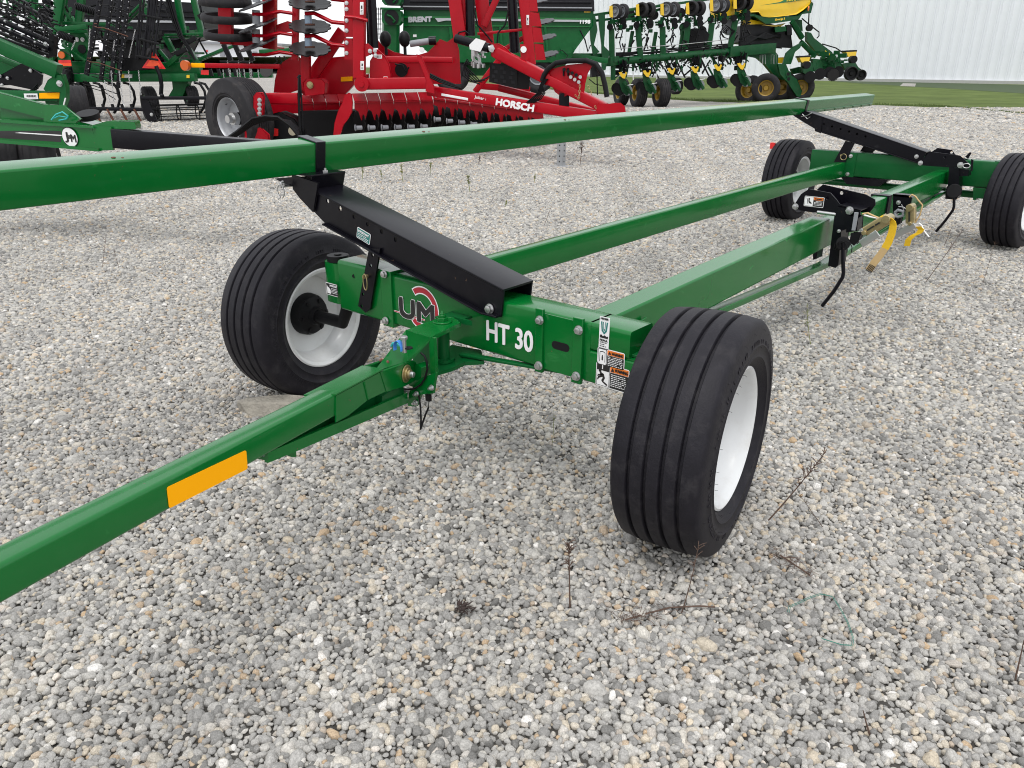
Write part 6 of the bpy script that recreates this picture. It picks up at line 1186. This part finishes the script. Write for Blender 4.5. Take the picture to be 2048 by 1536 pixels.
for k in range(60): o.box(Q(rr_.uniform(150, 330), rr_.uniform(60, 150), CD+rr_.uniform(.3, .9)), (rr_.uniform(.05, .3), .08, rr_.uniform(.03, .2)))
o.build('mechanism', BLACKM, FC, kind='stuff')
o = MB()
for k in range(45): o.box(Q(rr_.uniform(120, 400), rr_.uniform(50, 130), CD+rr_.uniform(.6, 1.4)), (rr_.uniform(.05, .5), .08, rr_.uniform(.03, .12)))
o.build('mechanism', GREEN2, FC, kind='stuff')
for (a, b_, c, d_) in ((180, 58, 177, 100), (270, 60, 258, 115), (229, 82, 226, 102), (209, 162, 220, 205), (222, 142, 228, 204), (238, 142, 246, 205), (257, 142, 262, 204), (277, 142, 282, 190), (246, 205, 250, 214), (150, 82, 143, 100)): Ch(FC, a, b_, c, d_, CD-1.05)
for k in range(3): Tb(FC, 'hose', BLACKM, [(330+k*4, -10), (345+k*4, 40), (358+k*3, 72), (376+k*2, 96), (390, 120)], 2.2, CD-.3)
for (a, b_, c, d_) in ((398, 35, 412, 26), (352, 108, 374, 98), (370, 88, 392, 76)): Bm(FC, 'cylinder', BLACKM, a, b_, c, d_, 9, CD-.2)
o = MB(); T_ = [Q(u, v, CD-.62) for u, v in ((307, 102), (331, 138), (284, 136))]; o.prism(T_, _H*.02); o.build('triangle_border', REDV, FC); c_ = sum(T_, V((0, 0, 0)))/3; o = MB(); o.prism([c_+(p-c_)*.66-_H*.006 for p in T_], -_H*.004); o.build('triangle', FLUO, FC, flat=True)
# shanks, tines, wheels and the rolling basket at ground level
Pl(FC, 'yellow_emblem', YELLOW, [(243, 149), (249, 149), (249, 156), (243, 156)], CD-.36, .02); Pl(FC, 'white_decal', WPLAIN, [(249, 149), (264, 149), (264, 156), (249, 156)], CD-.36, .02); Pl(FC, 'yellow_emblem', YELLOW, [(373, 150), (379, 150), (379, 156), (373, 156)], CD-.36, .02)
for k, u in enumerate((150, 196, 226, 256, 398, 408)):
    Tb(FC, 'c_shank', BLACKM, [(u-10, 165), (u+2, 168), (u+11, 182), (u+14, 198), (u+10, 214), (u+2, 226)], 2.6, CD-.5+.2*(k % 2))
for k, u in enumerate((170, 205, 235)): Dk(FC, 'hiller_blade', DISCS, u+2, 184, 14, CD-.3, (-_R*.8-_H*.6), .02)
for (u, v, r_) in ((172, 198, 36), (300, 208, 34), (382, 192, 20), (140, 200, 34)): bwheel(FC, u, v, r_, CD+.2, (-_R*.8-_H*.6), .35, GREEN2, .5, name='wheel')
Bm(FC, 'harrow_beam', BLACK, 176, 217, 290, 219, 7, CD-.9, h=.1)
for k in range(4): u = 187+k*27; Tb(FC, 'spike_tine', RUST, [(u, 218), (u+8, 232), (u+15, 245)], 2.2, CD-.95)
for k in range(4): u = 205+k*19; Cy(FC, 'spring_stop', BLACKM, u, 208, u+3, 218, 3, CD-.9)
Pl(FC, 'upright', GREEN2, [(345, 160), (376, 160), (372, 178), (366, 193), (338, 193), (346, 178)], CD, .3, .02); Tb(FC, 'bent_arm', BLACK, [(312, 132), (320, 150), (323, 170), (322, 190)], 4, CD-.8)
Bm(FC, 'basket_beam', BLACK, 283, 196, 422, 196, 6.5, CD-1.0, h=.1); Pl(FC, 'basket_end', BLACK, [(284, 198), (296, 200), (306, 222), (314, 240), (308, 247), (296, 244), (284, 214)], CD-1.0, .04, .004); b = MB(); b.bolt(Q(303, 229, CD-1.02), -_H, .04, .03); b.build('bolt', STEEL, FC)
A = Q(304, 228, CD-.95); B = Q(440, 224, CD+.2)
for k in range(9):
    a = k*2*math.pi/9; r_ = 17*mpp(CD); d_, s2, u2 = basis(B-A); of = s2*(r_*math.cos(a))+u2*(r_*math.sin(a)); o = MB(); o.tube([A+of, B+of], .018, 6); o.build('basket_bar', BLACKM, FC)
for k in range(4): c = A.lerp(B, .1+k*.28); o = MB(); o.lathe(c, B-A, [(13*mpp(CD), -.01), (17*mpp(CD), -.01), (17*mpp(CD), .01), (13*mpp(CD), .01), (13*mpp(CD), -.01)], 24); o.build('basket_ring', BLACKM, FC)
b = MB(); b.sph(Q(324, 191, CD-1.1), .06, 8); b.build('pivot_ball', BLACK, FC)
# small distant machine between the cultivator and the red disc
DM_ = thing('distant_implement', 'small green implement with black tools far behind the red light bar', 'implement', V((Q(470, 130, 26).x, Q(470, 130, 26).y, GZ)))
Bm(DM_, 'boom', GREEN2, 404, 116, 468, 92, 5, 26, h=.15); Bm(DM_, 'toolbar', GREEN2, 520, 103, 580, 100, 7, 26, h=.2); Bm(DM_, 'toolbar', BLACKM, 440, 123, 505, 124, 4, 26)
for k in range(6): Bm(DM_, 'shank', BLACKM, 420+k*16, 138, 424+k*16, 152, 6, 26); Ch(DM_, 446+k*14, 140, 448+k*14, 160, 25.6)
Dk(DM_, 'disc', DISCS, 533, 142, 13, 26, (-_H+ZU*.5), .03)
for k in range(3): Tb(DM_, 'hose', BLACKM, [(550+k*9, 112), (555+k*9, 124), (548+k*10, 128)], 1.2, 26)
# ================================================================ weeds, twine
wr_ = random.Random(11)
def weed(u0, v0, u1, v1, label, green=False, br=10, r_=.0022, spread=.06, grp='weeds growing through the gravel', cat='weed', dense=0, leafy=False):
    A = pz(u0, v0, GZ+.004); D_ = A.dot(_H); B = Q(u1, v1, D_); L_ = (B-A).length; o = MB(); mid = A.lerp(B, .5)+_R*wr_.uniform(-.04, .04)*L_
    pts = [A.lerp(mid, t_) if t_ < .0 else A*(1-t_)**2+mid*(2*t_*(1-t_))+B*t_**2 for t_ in np.linspace(0, 1, 9)]; o.tube(pts, r_, 5, taper=.4)
    for k in range(br):
        t_ = wr_.uniform(.42, 1)**.8; p = A*(1-t_)**2+mid*(2*t_*(1-t_))+B*t_**2; dr = V((wr_.uniform(-1, 1), wr_.uniform(-1, 1), wr_.uniform(.1, 1.2))).normalized(); l_ = L_*wr_.uniform(.03, .12 if not leafy else .2)
        e = p+dr*l_; o.tube([p, p.lerp(e, .5)+ZU*l_*.06, e], r_*.45, 4)
        for q in range(4+dense):
            s2 = p.lerp(e, wr_.uniform(.3, 1)); lf = .16 if not leafy else .34; w_ = V((wr_.uniform(-1, 1), wr_.uniform(-1, 1), wr_.uniform(-.3, 1))).normalized()*l_*lf; x_ = w_.cross(ZU).normalized()*l_*(.04 if not leafy else .09)
            o.add([s2-x_, s2+w_, s2+x_], [(0, 1, 2)])
    w = o.build('weed', GWEED if green else DWEED, None, flat=True); tag(w, label, cat, grp); return w
weed(1140, 1218, 1138, 1085, 'upright dark dried weed in front of the trailer, left of the near tyre', br=44, r_=.0032, dense=4)
weed(1363, 1226, 1397, 1090, 'leaning dry weed stalk just in front of the near right tyre', br=16, r_=.0022)
weed(1530, 1048, 1650, 905, 'long dark stalk with feathery tip leaning right beside the near tyre', br=34, r_=.0034, dense=4)
weed(1105, 888, 1108, 820, 'thin greenish weed on gravel just in front of the front axle beam', True, 10, .0016)
weed(1622, 694, 1614, 610, 'green topped weed with bare red stem below the crank handle', True, 22, .0024, dense=3)
weed(1780, 500, 1770, 545, 'tangle of grey stalks under the ratchet straps', br=8)
weed(1650, 1060, 1600, 990, 'small reddish sprig right of the near tyre', br=10, r_=.0016)
weed(1750, 730, 1730, 700, 'low dark sprig on gravel at the right', br=8, r_=.0016)
weed(1740, 1470, 1726, 1420, 'short dark twig at the lower right', br=2, r_=.003)
weed(2030, 1360, 2048, 1280, 'dark stalk at the lower right edge', br=4, r_=.003)
weed(1965, 712, 1975, 672, 'wispy sprig right of centre', br=8, r_=.0012)
weed(1850, 566, 1925, 460, 'curved dark weed between the crank handle and rear tyre', br=18, r_=.003)
weed(1887, 495, 1903, 455, 'short dark weed beside the rear crank handle', br=10, r_=.003, dense=2)
weed(1965, 570, 1990, 485, 'pale wispy weed in front of the rear right tyre', br=14, r_=.0018)
o = MB(); cc0 = pz(925, 1218, GZ+.02)
for k in range(46):
    a = wr_.uniform(0, 6.28); l_ = wr_.uniform(.012, .036); p = cc0+V((wr_.gauss(0, .012), wr_.gauss(0, .010), wr_.uniform(0, .006))); d_ = V((math.cos(a), math.sin(a), wr_.uniform(-.1, .5)))*l_; x_ = d_.cross(ZU).normalized()*.004; o.add([p-x_*.4, p+d_*.5+x_, p+d_, p+d_*.5-x_], [(0, 1, 2, 3)])
tag(o.build('dead_leaves', mat('dead_leaf', (.035, .022, .018), .9, var=.4), None, flat=True), 'small dark clump of dead leaves in the gravel at lower centre', 'dead leaves')
weed(282, 940, 278, 922, 'tiny reddish weed beside the tongue', br=10, r_=.002, dense=3)
weed(205, 535, 212, 470, 'reddish dry weed standing alone on gravel at left', br=18, r_=.0022)
weed(238, 538, 228, 500, 'low reddish sprig beside the lone left weed', br=14, r_=.002)
weed(1088, 452, 1104, 410, 'single thin dark stalk beyond the side rail', br=3, r_=.003)
weed(424, 400, 425, 372, 'thin dark stalk under the raised beam at left', br=6, r_=.003)
for i, (u, v, h_) in enumerate(((724, 362, 30), (806, 365, 34), (860, 350, 24), (940, 386, 34), (1068, 366, 16), (957, 330, 18), (765, 360, 18), (1160, 330, 42), (1010, 418, 16))):
    for k in range(1): weed(u, v, u+wr_.uniform(-5, 5), v-h_, ['bushy yellow green weed just right of the front beam strap', 'tall yellow green weed below the upper beam', 'small yellow green weed under the middle of the beam', 'leafy green weed standing clear on gravel beyond the beam', 'flat greenish weed near the parking stand', 'pinkish dry weed under the beam', 'faint dry weed between the two bushy ones', 'tall dry weed beside the grey parking stand', 'small green sprout on open gravel'][i], i not in (5, 7), 44, .005, dense=4, leafy=True)
for (u, v, lb) in ((520, 452, 'tiny reddish sprig just beyond the left front tyre'), (1130, 470, 'tiny dry sprig between the upper beam and the side rail'), (1400, 400, 'tiny dry sprig beyond the middle of the side rail'), (60, 560, 'tiny dry sprig near the left edge below the upper beam'), (330, 620, 'tiny dry sprig left of the left front tyre'), (1480, 290, 'tiny dry sprig far out beyond the rear left tyre')): weed(u, v, u+wr_.uniform(-8, 8), v-wr_.uniform(8, 18), lb, br=22, r_=.0018, dense=4)
# lying dead weeds and twine
for (pts, lab) in (([(1250, 1240), (1290, 1228), (1340, 1215), (1400, 1212), (1430, 1214)], 'flattened reddish dead weed lying in front of the near tyre'), ([(1560, 1110), (1590, 1130), (1620, 1150)], 'short dead twig lying right of the near tyre')):
    o = MB(); P_ = [pz(u, v, GZ+.022) for u, v in pts]; o.tube(P_, .0028, 5)
    for k in range(70): p = P_[0].lerp(P_[min(2, len(P_)-1)], wr_.random()**1.6)+V((wr_.gauss(0, .03), wr_.gauss(0, .02), wr_.uniform(-.004, .012))); q = p+V((wr_.gauss(0, .02), wr_.gauss(0, .02), wr_.uniform(-.004, .01))); o.tube([p, q], .0009, 3)
    tag(o.build('dead_weed', DWEED, None, flat=True), lab, 'weed', 'weeds growing through the gravel')
o = MB()
for s_ in (0, 3): o.tube([pz(u+s_, v+s_*.6, GZ+.024) for u, v in ((1575, 1224), (1578, 1212), (1600, 1203), (1618, 1194), (1640, 1187), (1664, 1192), (1680, 1218), (1694, 1244), (1705, 1275), (1703, 1290), (1680, 1288), (1642, 1276))], .0009, 5)
tag(o.build('twine', TWINE, None), 'loop of teal baler twine lying on the gravel at lower right', 'twine')
# blades along the lawn edge
o = MB(); gr_ = random.Random(5)
for k in range(9000):
    i = gr_.randrange(len(jn)-9); p = jn[i].lerp(jn[i+1], gr_.random())+_H*(abs(gr_.gauss(0, .9))+.02); h_ = gr_.uniform(.03, .10); a = gr_.uniform(0, 6.28); w_ = V((math.cos(a), math.sin(a), 0))*.02; o.add([p-w_, p+w_, p+ZU*h_+w_*gr_.uniform(-2, 2)], [(0, 1, 2)])
gb = o.build('grass', mat('grass_blades', (.09, .13, .035), .9, var=.4, vscale=3), None, flat=True, kind='stuff'); gb['label'] = 'ragged grass along the edge of the lawn'; gb['category'] = 'grass'
